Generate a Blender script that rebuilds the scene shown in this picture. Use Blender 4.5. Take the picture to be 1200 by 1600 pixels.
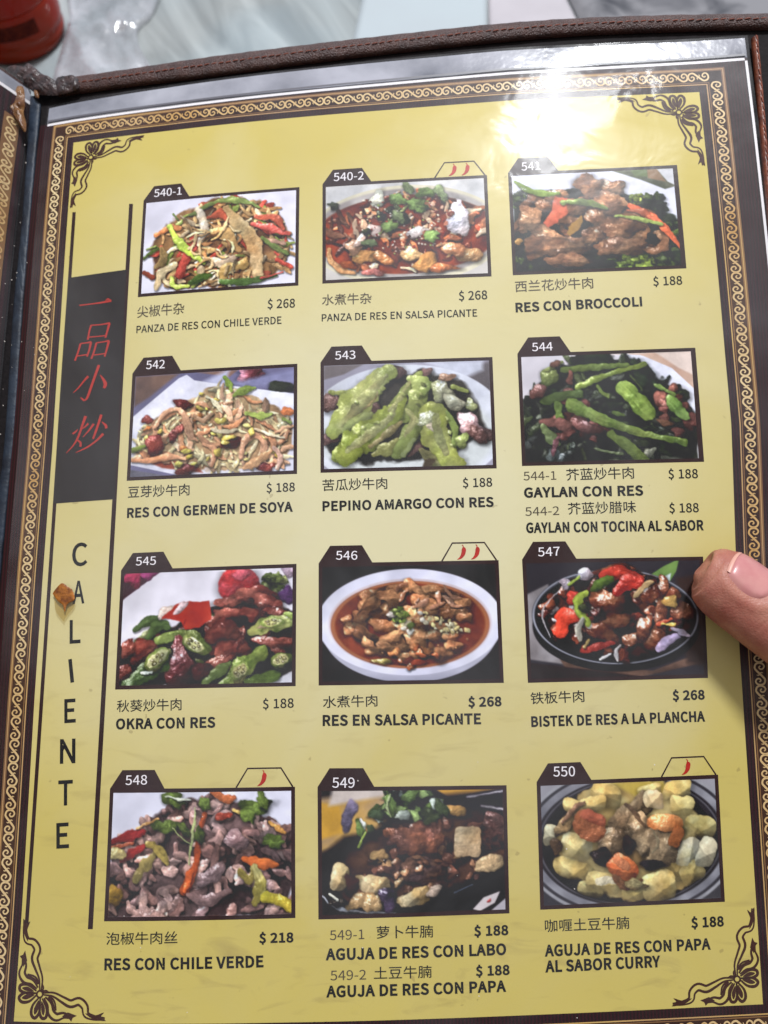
import bpy, math, random
import numpy as np
from mathutils import Vector, Matrix
from mathutils.geometry import tessellate_polygon, delaunay_2d_cdt

for o in list(bpy.data.objects): bpy.data.objects.remove(o)
scene = bpy.context.scene
col = scene.collection
random.seed(4)

# ------------------------------------------------------------------ camera, world, lamps, exposure
CAM_H, PITCH, FPX = 0.30, math.radians(65), 1200.0        # metres above the table, downward tilt, focal length in photo pixels
cam = bpy.data.cameras.new('camera'); cam_ob = bpy.data.objects.new('camera', cam); col.objects.link(cam_ob)
cam_ob.location = (0, 0, CAM_H); cam_ob.rotation_euler = (math.pi / 2 - PITCH, 0, 0)
cam.sensor_width = 36; cam.lens = FPX / 1600 * 36; cam.clip_start = .01; cam.clip_end = 50
cam.dof.use_dof = True; cam.dof.focus_distance = .215; cam.dof.aperture_fstop = 13.0
scene.camera = cam_ob
M_CAM = Matrix.Translation((0, 0, CAM_H)) @ Matrix.Rotation(math.pi / 2 - PITCH, 4, 'X')

world = bpy.data.worlds.new('World'); scene.world = world; world.use_nodes = True
WN, WL = world.node_tree.nodes, world.node_tree.links; bg = WN['Background']       # the room: bright ceiling overhead, dim behind the reader
wtc = WN.new('ShaderNodeTexCoord'); wsp = WN.new('ShaderNodeSeparateXYZ'); wrp = WN.new('ShaderNodeValToRGB'); wmr = WN.new('ShaderNodeMapRange')
wmr.inputs[1].default_value = -1; wmr.inputs[2].default_value = 1
WL.new(wtc.outputs['Generated'], wsp.inputs[0]); WL.new(wsp.outputs['Y'], wmr.inputs[0]); WL.new(wmr.outputs[0], wrp.inputs[0]); WL.new(wrp.outputs[0], bg.inputs[0])
wrp.color_ramp.interpolation = 'B_SPLINE'; els = wrp.color_ramp.elements
els[0].position = .12; els[0].color = (.16, .14, .13, 1); els[1].position = .95; els[1].color = (.60, .68, .76, 1)
for p_, c_ in ((.28, (.30, .27, .25, 1)), (.44, (1.1, 1.07, 1.06, 1)), (.60, (.46, .46, .48, 1)), (.78, (.50, .56, .62, 1))):
    e_ = els.new(p_); e_.color = c_
bg.inputs[1].default_value = .92

def lamp(name, loc, target, power, size, colour, shape='DISK', size_y=None):
    l = bpy.data.lights.new(name, 'AREA'); l.energy = power; l.shape = shape; l.size = size; l.color = colour
    if size_y: l.size_y = size_y
    o = bpy.data.objects.new(name, l); col.objects.link(o); o.location = loc
    o.rotation_euler = (Vector(target) - Vector(loc)).to_track_quat('-Z', 'Y').to_euler()
    return o
KEY_DIR = Vector((.17, 1.20, 1.0))                          # camera axes: right, up, towards the viewer
key_dir_w = (M_CAM.to_3x3() @ KEY_DIR).normalized()
GLARE = M_CAM @ Vector((.060, .122, -.237))
lamp('ceiling_lamp', GLARE + key_dir_w * 1.8, GLARE, 43.0, .31, (.96, .98, 1.0))
scene.view_settings.view_transform = 'Standard'; scene.view_settings.look = 'None'
scene.view_settings.exposure = 0.0; scene.view_settings.gamma = 1.0
scene.render.engine = 'CYCLES'
scene.cycles.use_denoising = True
scene.cycles.max_bounces = 8; scene.cycles.transparent_max_bounces = 12
scene.cycles.caustics_reflective = False; scene.cycles.caustics_refractive = False

# ------------------------------------------------------------------ the page: a gently twisted sheet held at an angle
ROT = (-0.13959, 0.03186, -0.02005); TR = np.array((-0.00055, 0.01134, 0.21786))
CZ = (0.39207, 0.45338, 0.13416, -1.57052, 0.47875, 0.49238, -0.93494)
def rodrigues(w):
    w = np.array(w); t = np.linalg.norm(w); k = w / t
    K = np.array([[0, -k[2], k[1]], [k[2], 0, -k[0]], [-k[1], k[0], 0]])
    return np.eye(3) + math.sin(t) * K + (1 - math.cos(t)) * K @ K
RM = rodrigues(ROT); DG = np.diag((1., -1., -1.))
def M4(r, t):
    m = np.eye(4); m[:3, :3] = r; m[:3, 3] = t; return Matrix(m.tolist())
M_MENU = M_CAM @ M4(DG @ RM @ DG, DG @ TR)
def pagez(x, y):
    x = np.asarray(x, float); y = np.asarray(y, float); x = np.clip(x, -.135, .135); v = np.clip(-y, -.19, .16)
    return -(CZ[0] * x * x + CZ[1] * x * v + CZ[2] * v * v + CZ[3] * x ** 3 + CZ[4] * x * x * v + CZ[5] * x * v * v + CZ[6] * v ** 3)
def pg(px, py, h=0.0):
    """a place measured on the photograph -> the spot on the sheet (page metres), h above its surface"""
    px = np.asarray(px, float); py = np.asarray(py, float)
    d = np.stack([(px - 600) / FPX, (py - 800) / FPX, np.ones_like(px)], -1) @ RM          # RM^T d
    o = -TR @ RM
    s = (0 - o[2]) / d[..., 2]
    for _ in range(40):
        x = o[0] + s * d[..., 0]; y = -(o[1] + s * d[..., 1])
        s = (-(pagez(x, y) + h) - o[2]) / d[..., 2]
    return o[0] + s * d[..., 0], -(o[1] + s * d[..., 1])
def pgl(pts, h=0.0):
    a = np.array(pts, float); x, y = pg(a[:, 0], a[:, 1], h); return np.stack([x, y], 1)

# ideal print layout in millimetres (X right from the yellow field's left edge, Y down from its top edge), with the slack of the real edges
FW, FH = 200.0, 263.0
def _edge(pts, along, ideal):
    a = pgl(pts); mm = np.stack([(a[:, 0] + .1) * 1000, (.14 - a[:, 1]) * 1000], 1)
    o = np.argsort(mm[:, along]); return mm[o, along], mm[o, 1 - along] - ideal
EL = _edge([(115, 223), (95, 500), (82, 700), (67, 900), (53.5, 1100), (33, 1443), (21.7, 1595.7)], 1, 0)
ER = _edge([(1092.5, 144), (1108, 290), (1133.3, 560), (1142.3, 660), (1148.7, 844), (1155.3, 1014), (1171, 1250), (1192, 1569)], 1, FW)
ET = _edge([(115, 223), (260, 205), (600, 172.5), (800, 157), (1092.5, 144)], 0, 0)
EB = _edge([(21.7, 1595.7), (433, 1597.7), (800, 1587), (1192, 1569)], 0, FH)
def I2(X, Y):
    X = np.asarray(X, float); Y = np.asarray(Y, float)
    a = np.clip(X / FW, 0, 1); b = np.clip(Y / FH, 0, 1)
    x = X + (1 - a) * np.interp(Y, *EL) + a * np.interp(Y, *ER)
    y = Y + (1 - b) * np.interp(X, *ET) + b * np.interp(X, *EB)
    return x / 1000 - .1, .14 - y / 1000

# ------------------------------------------------------------------ materials
def lin(c):
    c = np.array(c, float) / 255; return np.where(c <= .04045, c / 12.92, ((c + .055) / 1.055) ** 2.4)
GAIN, HAZE = 1.0, 0.012                                    # print ink: what the page colour is under the room's light
def ink(c): return np.clip((lin(c) - HAZE) * GAIN, .004, .86)
def mat(name, colour=None, rough=.5, spec=.3, vary=.0, scale=60., bump=0., bscale=300., colour2=None, coat=0., sss=0., metallic=0.):
    m = bpy.data.materials.new(name); m.use_nodes = True; nt = m.node_tree; b = nt.nodes['Principled BSDF']
    b.inputs['Roughness'].default_value = rough; b.inputs['Specular IOR Level'].default_value = spec; b.inputs['Coat Weight'].default_value = coat; b.inputs['Metallic'].default_value = metallic
    if sss: b.inputs['Subsurface Weight'].default_value = sss; b.inputs['Subsurface Radius'].default_value = (.004, .0015, .0008); b.inputs['Subsurface Scale'].default_value = 1
    c = tuple(colour) + (1,); tc = nt.nodes.new('ShaderNodeTexCoord')
    if vary or colour2 is not None:
        n = nt.nodes.new('ShaderNodeTexNoise'); n.inputs['Scale'].default_value = scale; n.inputs['Detail'].default_value = 5
        nt.links.new(tc.outputs['Object'], n.inputs['Vector'])
        r = nt.nodes.new('ShaderNodeValToRGB'); r.color_ramp.elements[0].position = .34; r.color_ramp.elements[1].position = .66
        c2 = tuple(colour2) + (1,) if colour2 is not None else tuple(min(1, v * (1 + vary)) for v in colour) + (1,)
        c1 = c if colour2 is not None else tuple(v * (1 - vary) for v in colour) + (1,)
        r.color_ramp.elements[0].color = c1; r.color_ramp.elements[1].color = c2
        nt.links.new(n.outputs['Fac'], r.inputs['Fac']); nt.links.new(r.outputs['Color'], b.inputs['Base Color'])
    else: b.inputs['Base Color'].default_value = c
    if bump:
        n2 = nt.nodes.new('ShaderNodeTexNoise'); n2.inputs['Scale'].default_value = bscale; n2.inputs['Detail'].default_value = 4
        nt.links.new(tc.outputs['Object'], n2.inputs['Vector'])
        bp = nt.nodes.new('ShaderNodeBump'); bp.inputs['Strength'].default_value = bump; bp.inputs['Distance'].default_value = .0005
        nt.links.new(n2.outputs['Fac'], bp.inputs['Height']); nt.links.new(bp.outputs['Normal'], b.inputs['Normal'])
    return m
def nodes(m): return m.node_tree.nodes, m.node_tree.links, m.node_tree.nodes['Principled BSDF']

# ------------------------------------------------------------------ mesh helpers
def link(name, me, material, parent=None):
    if material: me.materials.append(material)
    o = bpy.data.objects.new(name, me); col.objects.link(o)
    if parent: o.parent = parent
    return o
def raw(name, V, F, material, parent=None, smooth=True):
    me = bpy.data.meshes.new(name); me.from_pydata([tuple(map(float, v)) for v in V], [], [tuple(map(int, f)) for f in F]); me.update()
    if smooth: me.polygons.foreach_set('use_smooth', [True] * len(me.polygons))
    return link(name, me, material, parent)
def on_page(P, lift):
    P = np.asarray(P, float); return np.column_stack([P, pagez(P[:, 0], P[:, 1]) + lift])
def grid(name, fn, us, vs, lift, material, parent=None):
    """fn(U, V) -> page x, y ; a subdivided sheet that follows the page"""
    U, V = np.meshgrid(us, vs); x, y = fn(U, V); P = np.stack([x.ravel(), y.ravel()], 1)
    lf = lift(P[:, 0], P[:, 1]) if callable(lift) else lift
    Z = pagez(P[:, 0], P[:, 1]) + lf
    n = len(us); F = [(j * n + i, (j + 1) * n + i, (j + 1) * n + i + 1, j * n + i + 1) for j in range(len(vs) - 1) for i in range(n - 1)]
    return raw(name, np.column_stack([P, Z]), F, material, parent)
class Sheet:
    """flat printed shapes gathered into one part; coordinates are page metres"""
    def __init__(s): s.V = []; s.F = []
    def poly(s, P):
        P = [tuple(p) for p in P]; n = len(s.V); s.V += P
        for t in tessellate_polygon([[Vector((x, y, 0)) for x, y in P]]):
            s.F.append(tuple(n + i for i in s._up(P, t)))
    @staticmethod
    def _up(P, t):
        (ax, ay), (bx, by), (cx, cy) = (P[i] for i in t)
        return t if (bx - ax) * (cy - ay) - (by - ay) * (cx - ax) > 0 else (t[0], t[2], t[1])
    def stroke(s, P, w):
        P = np.array(P, float); n = len(P); w = np.interp(np.linspace(0, 1, n), np.linspace(0, 1, len(w)), w) if hasattr(w, '__len__') else np.full(n, w)
        T = np.gradient(P, axis=0); T /= np.linalg.norm(T, axis=1)[:, None] + 1e-12; N = np.stack([-T[:, 1], T[:, 0]], 1) * w[:, None] / 2
        k = len(s.V); s.V += [tuple(p) for p in P + N] + [tuple(p) for p in P - N]
        for i in range(n - 1): s.F.append((k + n + i, k + n + i + 1, k + i + 1, k + i))
    def build(s, name, lift, material, parent=None):
        return raw(name, on_page(np.array(s.V), lift), s.F, material, parent, smooth=False)
def smooth_path(P, n=8, closed=False):
    P = np.array(P, float); E = np.vstack([P[-1], P, P[:2]]) if closed else np.vstack([2 * P[0] - P[1], P, 2 * P[-1] - P[-2]])
    out = []
    for i in range(len(P) if closed else len(P) - 1):
        p0, p1, p2, p3 = E[i], E[i + 1], E[i + 2], E[i + 3]
        for f in np.arange(n) / n:
            out.append(.5 * (2 * p1 + (p2 - p0) * f + (2 * p0 - 5 * p1 + 4 * p2 - p3) * f * f + (3 * p1 - p0 - 3 * p2 + p3) * f ** 3))
    if not closed: out.append(P[-1])
    return np.array(out)
def thing(name, label, cat, matrix=None, group=None):
    o = bpy.data.objects.new(name, None); col.objects.link(o); o.empty_display_size = .02
    if matrix is not None: o.matrix_world = matrix
    o['label'] = label; o['category'] = cat
    if group: o['group'] = group
    return o
def tag(o, label, cat): o['label'] = label; o['category'] = cat; return o

GLYPHS = r"""
s$<(8R4?9>4?9>5V:/5j:a6?;07$;;7g:_9A9M:48;:j7^;l8*<d9%=/9j<p:Q<E;.=':@=X9>=r9>?88R?88R=q7e=^77=:6i<W6^;h7;:I8L9Y9^8n::7a9m6e8h6H7b6}6k7<6D6R7B5o8R5T
s-9[698N928N929>699>
s0<(8l5S9r5i:c6Z;=8&;L9o;=;f:c=19r=q8l>67f=q7%=16K;f6=9o6K8&7%6Z7f5i 8l6G886W7`797F8A7=9o7F;L7`<S88=58l=E9P=5:(<S:B;L:L9o:B8A:(799P6W
s1<(6_5_;=5_;=6T9W6T9W>*8h>*7-=K7-<f8T<f8T6T6_6T
s2<(675_;K5_;K6W926W7e6Q907n:297:h:N;+;b:m<c:F=Q9Y>(8X>67:=l63=%6d<E7R=-8N=C94=99[<m9q<D:);_9g:U9/9A7o7q676@
s3<(8^5S9b5`:W66;46q;E7q;:8`:l9A:?9e9X:+9X:/:^:j;/<0:p=&:G=Z9Z>+8}>67E=p6B=76o<R7^=18Y=C9}=&:*<)9p;G9Q:n8h:T7a:J7a9Z9#9P9c95:68[:A8$:77A9k6j9@6Q8Y6H7I6`6T7E6)6_7-5o
s4<(9U5_:S5_:S8';}8';}8i:S8i:S>*9G>*5q8^5q8'9U8' 9U8i7(8i8p;]9U<o9Y<o9U;F
s5<(8^5S9_5b:U6?;677;H8H;89W:]:I9m:p8o;-7[:b7l=3;'=3;'>*7#>*6]:37:9g7o:48Y:>9B:49n9f:996:C8F:87T9j7#9=6S8U6H7D6_6Q7B6(6[7,5o
s6<(915S:+5c:h6?;B73;Q8<;D9H:o:9:4:`97:m88:X7@9m7P;P8%<U8[=49L=B:7=4:f<_;E=B:S>#9I>68<>#7==46V;d6B9^6S7m726V8(5h 7B9+879l9*:/9_:%:49W:K9):R8<:I7N:16n9^6P916E8I6S7n7,7P7o
s7<(8#5_9*5_977r9U9j:>;X;M=H;M>*6<>*6<=3:@=39=;M8U9d837m
s8<(8n5S:#5`:e65;?6l;N7_;,9-:.9o:.:#:i:e;7<%;*<k:V=S9l>'8p>48'>(7==V6g<p6Y<+7$:p7c:17c:-6_96697e6I6n7%657h5` 9K:98b:R82:p7a;G7T<+7r=)8o=F9r=$:@;p:.;) 8o6A876J7[6d7=7;737l7L8r8?9c929F9j9&:A8L:O7b:,6a
s9<(8E5S9O5h:M6Y;38-;G:9;6<$:W=79`=r8V>67]>'6p=K6F<V67;M6D:C6i9Q7S9)8O8l9Q92:I9m:88;9c759/6W8B6H7T6V6q7+6D6G775g :H:c9R9o8]9Z8)9d7S:27=:a75;M7><<7V<l8*=;8W=E9@=89l<`:9;n
sA<Y5c5_6g5_7X8;:}8;;L5_<U5_9b>*8T>* 7m9-8>:D90=694=6:':D:G9-
sB=56k5_9O5_:f5k;f6@<J7-<}83<R8p<69O;[9o;$:2;$:7;m:n<6<'<%<r;F=U:M=q9@>*6k>* 7o:O7o=896=8:*=2:}<o;)<N;3;l;*;?:^:l:+:W92:O 7o6R7o9^9C9^:A9W;*9A;M8k;Y85;M7K;)6r:@6Z9C6R
sC=$:&5S;I5l<S6c<%7H;/6a:*6M9$6`827G7Y8M7J9o7Y;?84<D9'=*:-=<;)=+;e<N<C=4;G=m:,>68V=n7H=*6Z;]6D9l6Z8+7G6^8S5k
sD=Q6k5_9%5_:[6&;l6h<W81<l9o<W;];k=$:Y=d8r>*6k>* 7o6T7o=68j=6:1=%;+<B;W;?;e9o;W8N;+7J:16f8j6T
sE<G6k5_;e5_;e6W7o6W7o9Z;,9Z;,:R7o:R7o=3;[=3;[>*6k>*
sG=R:15S;Y5i<_6Q<_:):#:):#93;a93;a7$;-6W:96M9*6`847G7Y8M7J9o7Z;?87<D9-=*:8=<;==*<(<N<V=4;Z=l:6>68[=n7K=*6[;]6D9l6Z8+7I6^8X5k
sH>&6k5_7o5_7o9Z;f9Z;f5_<k5_<k>*;f>*;f:S7o:S7o>*6k>*
sI9*6k5_7o5_7o>*6k>*
sJ;f8G5S9J5c:46@:T72:_83:_>*9Z>*9Z8;9S7J9?6n8n6U8?6M7N6_6k7H6/6m7*5n
sK=+6k5_7o5_7o8B9A:+;j5_='5_:&:m<X>*;H>*7q9k7o9k7o>*6k>*
sL;m6k5_;S5_;S6W7o6W7o>*6k>*
sM>r6k5_7g5_7g:A7}<e7_<e8E:m:#6R:}6R<::m<o<e=#<e<h:A<h5_=f5_=f>*<Q>*:r9U:C7j:@7j9_9U80>*6k>*
sN=q6k5_7j5_7j:-7`<^7d<^8};$;_5_<e5_<e>*;e>*;e9_;q7,;l7,;$8f7q>*6k>*
sO>29q5S;D5k<N6a=98.=N9o=9;_<N=+;D=o9q>68N=o7C=+6Y;_6D9o6Y8.7C6a8N5k 9q6M8o6`807G7X8N7J9o7X;?80<D8o=*9q=<:r=*;a<D<9;?<G9o<98N;a7G:r6`
sP<o6k5_7o5_7o9)9=9):Q95;O9[<1:K<C;W<1<c;N=O:O=p99>*6k>* 7o9m7o=69.=6:+=0:c<k;4<D;?;W;4:i:d:>:/:%929m
sR<q7o:-7o=69?=6:4=0:g<l;6<G;A;`;6;&:g:N:4:69?:- ;I5_<X5_:N9C;<9[;k:2<::i<D;`<3<g;S=Q:Y=q9K>*6k>*6k5_7o5_7o9:9G9:
sS<N945S:B5b;96:;g7&<&7q;l8b;O9B;#9g:=:39.:}83;47_<,81<r9<=<:@=,;4<N;`=4:Z=o9<>688>)7E=T6i<m6Z<&6f;576:U7b:38A9j9Q9@:Q8d:q7i:g7=:L6k9p6U956M7q6d6m7P6;6e7Q5n
sT<P8U5_9Z5_9Z=3<4=3<4>*6+>*6+=38U=3
sU=o9h5S;&5b;r6B<U7K<g92<g>*;f>*;f90;Z7l;87*:V6W9h6M9*6W8I7*8(7l7l907l>*6h>*6h927*7K7]6B8Y5b
sV<:8E5_9V5_<:>*;5>*9i9Q9)6e9%6e859Q6h>*5`>*
sY;b865_9:5_9:8r;c>*:}>*9V;^8c9k8_9k7n;^6g>*5^>*868r
sZ<T6=5_<)5_<)6W7T6W<%=H<%>*6}>*6}=3:]=36=6B
d0=,9F5V8Q5`7h6.7:6_6h7R6T8V6M9i6T;,6i<07;=#7i=U8R>#9F>-::>#;#=U;Q=#;r<0<7;,<>9i<78V<#7R;Q6_;#6.::5` 9F6O:#6W:H6o:f7E;,8*;:8k;>9i;::h;,;Y:f<>:H<e:#=,9F=48i=,8C<e8%<>7_;Y7R:h7M9i7R8k7_8*8%7E8C6o8i6W
d1=,6r5_6r6V<+6V<+5_ :6>$:65_935_93=&9/=&7/;P7/<Z8q>$
d2=,6b5_6b6M9O9H:>:>:c;(:o;b:k<3:_<O:K<f:2='9B=48n=08O=%86<b8#<H7h<*7d;U6d;U6k<=7/<n7O=F8)=d8[>'9C>-:,>':]=e;5=H;T<r;h<E;n;c;a:l;49o:*8X856^856Y<)6Y<)5_
d3=,9:5V8P5}7k5l7>666j6Z6R766H7j7M7j7T7K7c708*6k8F6}9;6P:56^:R6p:h78;&7V;+8+;'8N:j8n:T99:49O9Z9}9$9a8;9a8;:T:E=&:E=+6j=+6j>$;c>$;c=692:992:F:&:F:`:6;?9h;a9@<'8`<.8+<'7E;a6e;>6=:`5o:)5}
d4=,6B7H6B8=9`>$:c>$7L8G7L8B<H8B<H7H :=5_:=7]:=8-:=:l;=:l;=5_
d5=,9?5V8W5}8%5m7K697+6]6e786]7i7^7i7d7L7r738P6]9?6P9d6U:66c:R7):g7G;%7j;)8B;$8j:g9>:Q9]:4:$9b:29::78I:,7e9_6f9g7<>$;[>$;[=+83=+7m:W7p:W8V;%9I;1:%;-:M:p:q:};?:B;Y9q;k9K<'8q<+8C<$7W;_6q;=6E:`6#:+5]
d6=,9E5V8[5]8(5r7M6C7-6p6h7U6b8A6g8r7'9V7q;:9g>$:r>$83:#8,:#8F:E8m:^9P:g:9:a:j:N;A:0;_9W;r9%<)8;;r7Q;]6m;=6B:b5r:/5] 9E6N9j6S:96`:S7&:h7C;$7e;)8;;$8b:h94:S9Q:99f9j:#9E:(8q:#8Q9f869Q7r957f8c7a8=7f7f7r7C867&8Q6`8q6S
d7=,7=5_;#=&;#=+6`=+6`>$<+>$<+=&8E5_
d8=,9E5V8V5}7o5n7B6:6o6_6Z7<6R7o6W8G6d8m7(9=7B9X7b9l85:'85:*7Z:=78:_6r;;6j;m6q<M75=(7T=K8-=f8^>'9E>-:,>':]=f;6=K;U=(;i<M;o;m;h;<;R:_;0:=:V:*:V:';(9l;G9X;b9=<'8m<48G<87o<17<;k6_;H6::k5n:45} 9E6O9n6S:A6]:^6o;#76;07R;58#;08F:r8d:}9-:?9A9l9M9E9Q8n9M8K9A8.9-7h8d7Z8F7U8#7Y7R7g768,6o8H6]8l6S 9E:G:3:U:L:f:^;-:j;H:n;g:j<6:_<Q:M<g:5='9E=58V='8=<g8+<Q7o<67l;g7o;H8+;-8=:f8V:U
d9=,9E>-:/>&:b=a;==@;]<d;r<.<);B<#:a;c:.:i8J9$5_7i5_:W9a:^9a:E9>9m9%9:8l8R8r7q957I9T7+:-6h:^6b;H6h<37-<f7N=A8(=b8[>& 9E=58q=18Q=#87<]8#<@7f;n7b;H7f:q8#:O87:38Q9m8q9`9E9[9i9`:99m:T:2:h:N;$:p;);F;$;n:h<@:T<]:9=#9i=1
d-=,;59];58c7S8c7S9]
c丝;i6(6'6(5T;O5T;O6' 6I6U8U6e8W767'7/7r888f9N8E9_7e8`6j8}7I9W8#:[7P:i7'9_6V9'688W6C857N8?6h7M6=7' 8r6X;=6g;@789R71:N88;E9K;$9}:D8b9D8_:$9Y:O:}:,:i9Q9`909)8a8Z8m88:,8B9B7N8f7)
c兰;i7':Z7`9R819d7E:i 6X7e6X7@:i7@:i7e 6*6%6*5Q;L5Q;L6% 6>9L6>9(;;9(;;9L9d9L:T:_:.:k9=9L
c卜;i8$:j8$588N588N8P:q76;87Z:(8?8Y9#8N8b8N:j
c味;i9L:h9L9j889j889G9L9G9L8D8%8D8%7p9>7p8S6d7V5q7o5T8d6B9L7G9L589r589r7G:S6D;<5U;W6$:e6f:07p;Q7p;Q8D9r8D9r9G;=9G;=9j9r9j9r:h 63:>636:6U6:6U6`7d6`7d:> 6U9j7B9j7B746U74
c咖;i8=:i8=9X7c9X7c978<97878*8*7)7c647<5M7U568/5r8I6l8V8$8}9797979-6_8p5i8b5a8<5b8E5A8q5B9=5S9N6S9W9F9X9X8]9X8^:i 9k:19k5J::5J::6#;'6#;'5N;F5N;F:1 ::6D::9`;'9`;'6D 64:G64636R636R6c7R6c7R:G 6R:(74:(74726R72
c品;i7S:3:':3:'9&7S9& 7/:V7/8R:L8R:L:V 687n68586[586[5R7q5R7q5<8F5<8F7n 6[6&6[7K7q7K7q6& 9,7n9,589O589O5R:o5R:o5;;D5;;D7n 9O6&9O7K:o7K:o6&
c喱;i8%:Q8%8F8$7]7m6q7^667C5P7]5:8+6$8=6e8D7X8F8E8F:/;S:/;S:Q 63:7636H6R6H6R6r7V6r7V:7 6R9f779f777C6R7C 928E9i8E9i7g927g :68E:o8E:o7g:67g 929;9i9;9i8^928^ :69;:o9;:o8^:68^ 8G5l8G5M;U5M;U5l:95l:96Q;C6Q;C6p:96p:97I:67I:67L;>7L;>9V8d9V8d7L9i7L9i7I9f7I9f6p8^6p8^6Q9f6Q9f5l
c土;i8P:i8P8m6H8m6H8I8P8I8P5r6(5r6(5N;P5N;P5r9'5r9'8I;18I;18m9'8m9':i
c尖;i7>:?6e9G608]6N8F74977a:5 9b:/:N9;;)8J;J8}:m9M:0:@ 8O:k8O8Q9%8Q9%:k 8Q8B8J7_6)7_6)7=8B7=8,6a7Y6<7#5n6'5X6:587:5Q8#5r8J6J8c7*956D9a5k:J5L;@58;V5Y:a5j:)669N6}9/7=;N7=;N7_8q7_9)8B
c杂;i7@7&6e6D6.5m6L5R75617e6k 9W6g:f5W;65i:&7' 8,:k7r:16A:16A9^7g9^7S9=768q6]8Y6&8G6;8)7*8@7X8^8)938>9^9}9^9}8h9f8B:=88;$88;88<;E8H;N8_;R95;19C;-8d:p8[:A8[:48]:18i:1:18H:18Q:k 617d617A8O7A8O5d8D5}7U5}7b598a5?8q5L9%5d9%7A;E7A;E7d9%7d9%8B8O8B8O7d
c板;i6p:k6p9}6+9}6+9:6m9:6L7r5o6p626L6S7<6p8=6p587B587B8O7e7V8,7r7B9+7B9:8-9:8-9}7B9}7B:k ;.:a9j:I8A:=8A8e8?8&87708&6;7U5K8#578D6&8X6n8b7f8e8X9#8X9>7Q9d6V916&8G5V8]589G5Z:*67:X5Y;@57;Y5V:p6&:B6T:p7Y;>9$;'9+:p9*8e9*8e9o:6:+;F:D :d8X:M7`:+7#9[7b9D8X
c椒;i7n7^7_6r7G6@7a608*6g8;7X 9)7R9P6J9l6W9C7] 9R:?9R9p9b9p:#8C:>7&9b649+5S9D5::$5e:M6N:k5e;A57;Z5Q;062:`7#;88G;N:;;::@;4:? :09p;,9p:k8X:Q7Q:=8} 8I:a8I8X7Q8X7Q878J878J5h8D5a7l5b8'5D8}5I8g5U8j5h8j879d879d8X8j8X8j9K9X9K9X9j8j9j8j:a 6^:k6^9}6(9}6(9:6Z9:6A8&5m7%6.6R6H7<6^866^587.587.8@7M7K7_7g7.8l7.9:7]9:7]9}7.9}7.:k
c水;i629=628h7Z8h7D8$7%796N6Y5r646@5h6q6E7L717o8,87957n9?7h9= :_9_9P8C9)9C9):j8Q:j8Q5j8O5a8G5_7Y5_7g578d5?9$5N9)5j9)8I9N7Y:)6p:[6?;A5k;]6=:Y7&9c8(;19G
c泡;i6::L7@9e7U:36O:g 5r8g7(847>8S6693 6/5U6P5>7P7>737U 8P8S9_8S9_7W8P7W 8T:k8.9]7F8b7f8L8+8f8+6(8/5Z8<5G8T5=9*5;:_5;;/5?;D5L;P5g;W6@;46N;+5i:]5]9+5]8W5b8P6(8P76:176:19#859#8T9X:k9X:e7f:[72:L7+9p7-:*6Z:_6Z;+6j;97Z;@9i;@:+8e:+9):b
c炒;i679V608g5r8/6>8#6M8a6S9S 7n9e7J8O7`8D8<9Y 8a9g8R8h8;8#8Z7d8r8}939a :K9d:l8n;28-;S89;<9*:j9n :j7k:H7*9e6H9#6#7o5Z84599;5V:260:g6i;=7` 9U:k9U7+:)7+:):k 6o:h6o8a6l7m6b7*6L6:6#5P6=566l6)756r7n6,876G7<7H7A8a7A:h
c煮;i7U7G:<7G:<6p7U6p 7U88:<88:<7a7U7a 7f6>7n5<8C5A876A 9,6>9H5>9l5F9N6E :B6A;.59;Q5G:b6M 6d6M6I5o6'5J6H596l5b786C :b:[:&:%9-9F8W9F8W:%:&:%:&:D8W:D8W:k83:k83:D6V:D6V:%83:%839F6+9F6+9&8<9&7-8R5k866/7e718.716U:a6U:a8R8?8R989&;N9&;N9F9m9F;1:H
c牛;i8V:k8V9a7>9a7V:V71:^6}9M6(8P6K8<7.9=8V9=8V7h6(7h6(7D8V7D8V589-589-7D;Q7D;Q7h9-7h9-9=;59=;59a9-9a9-:k
c瓜;i7p5N9}6#9n5?:>5K9O7D927;9Q6@8@6,8f7W8l9-8l:,:*:9:48Z:E7::b6-;>57;Z5U;16E:e7N:U8h:K:?;%:G:V:d8k:L6e::6e9)6c876Z7=6F6C5q5O6?586f617-7177817:9)7:9n8I:'8I9/8H8?8A7M8.6[7Y5n
c秋;i;(9O:E7n:c7d;L9E 8f9N8Y8Y8A7o8`7b9*8P969I 9_:j9]939O7}9(6J8*5Q8C578q5Z9D649]6d9m7J:16a:J61:j5X;C59;Z5V;)6,:U6a:<7T:+8R:1:j 8(:f70:P6):?649r7,:.7,9.6'9.6'8}7%8}6N7U5l6_606<6X7'7,7q7,587P587P8)8'788<7V7P8Q7P8}8I8}8I9.7P9.7P:68A:J
c肉;i6>9r6>586c586c9N8I9N899+8#8]7S8C7'8.7=7c81898}8l:57i:M868i9;8p9N:f9N:f5g:d5^:[5}9c5]9o57;%5>;65L;:5f;:9r9(9r90:i8Y:i8Q9r 8V868J7Z83707^6}7%6A7<6%826L8^70:/6%:J6@8m7O9,86
c腊;i:?:g:?:+9E:+9E:g8r:g8r:+8<:+8<9Z8r9Z8r8j838j838I;W8I;W8j:b8j:b9Z;I9Z;I:+:b:+:b:g 9E9Z:?9Z:?8j9E8j 9*6T:^6T:^5m9*5m 9*6q9*7S:^7S:^6q 8W7r8W589*589*5N:^5N:^5:;15:;17r 6C:Y6C8I6=6o5o5H6<586U666`7>7R7>7R5h7H5_6g5_6q5=7J5=7c5C7o5Q8#5h8#:Y 6c:67R:67R966c96 6c8d7R8d7R7a6b7a6c8I
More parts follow.
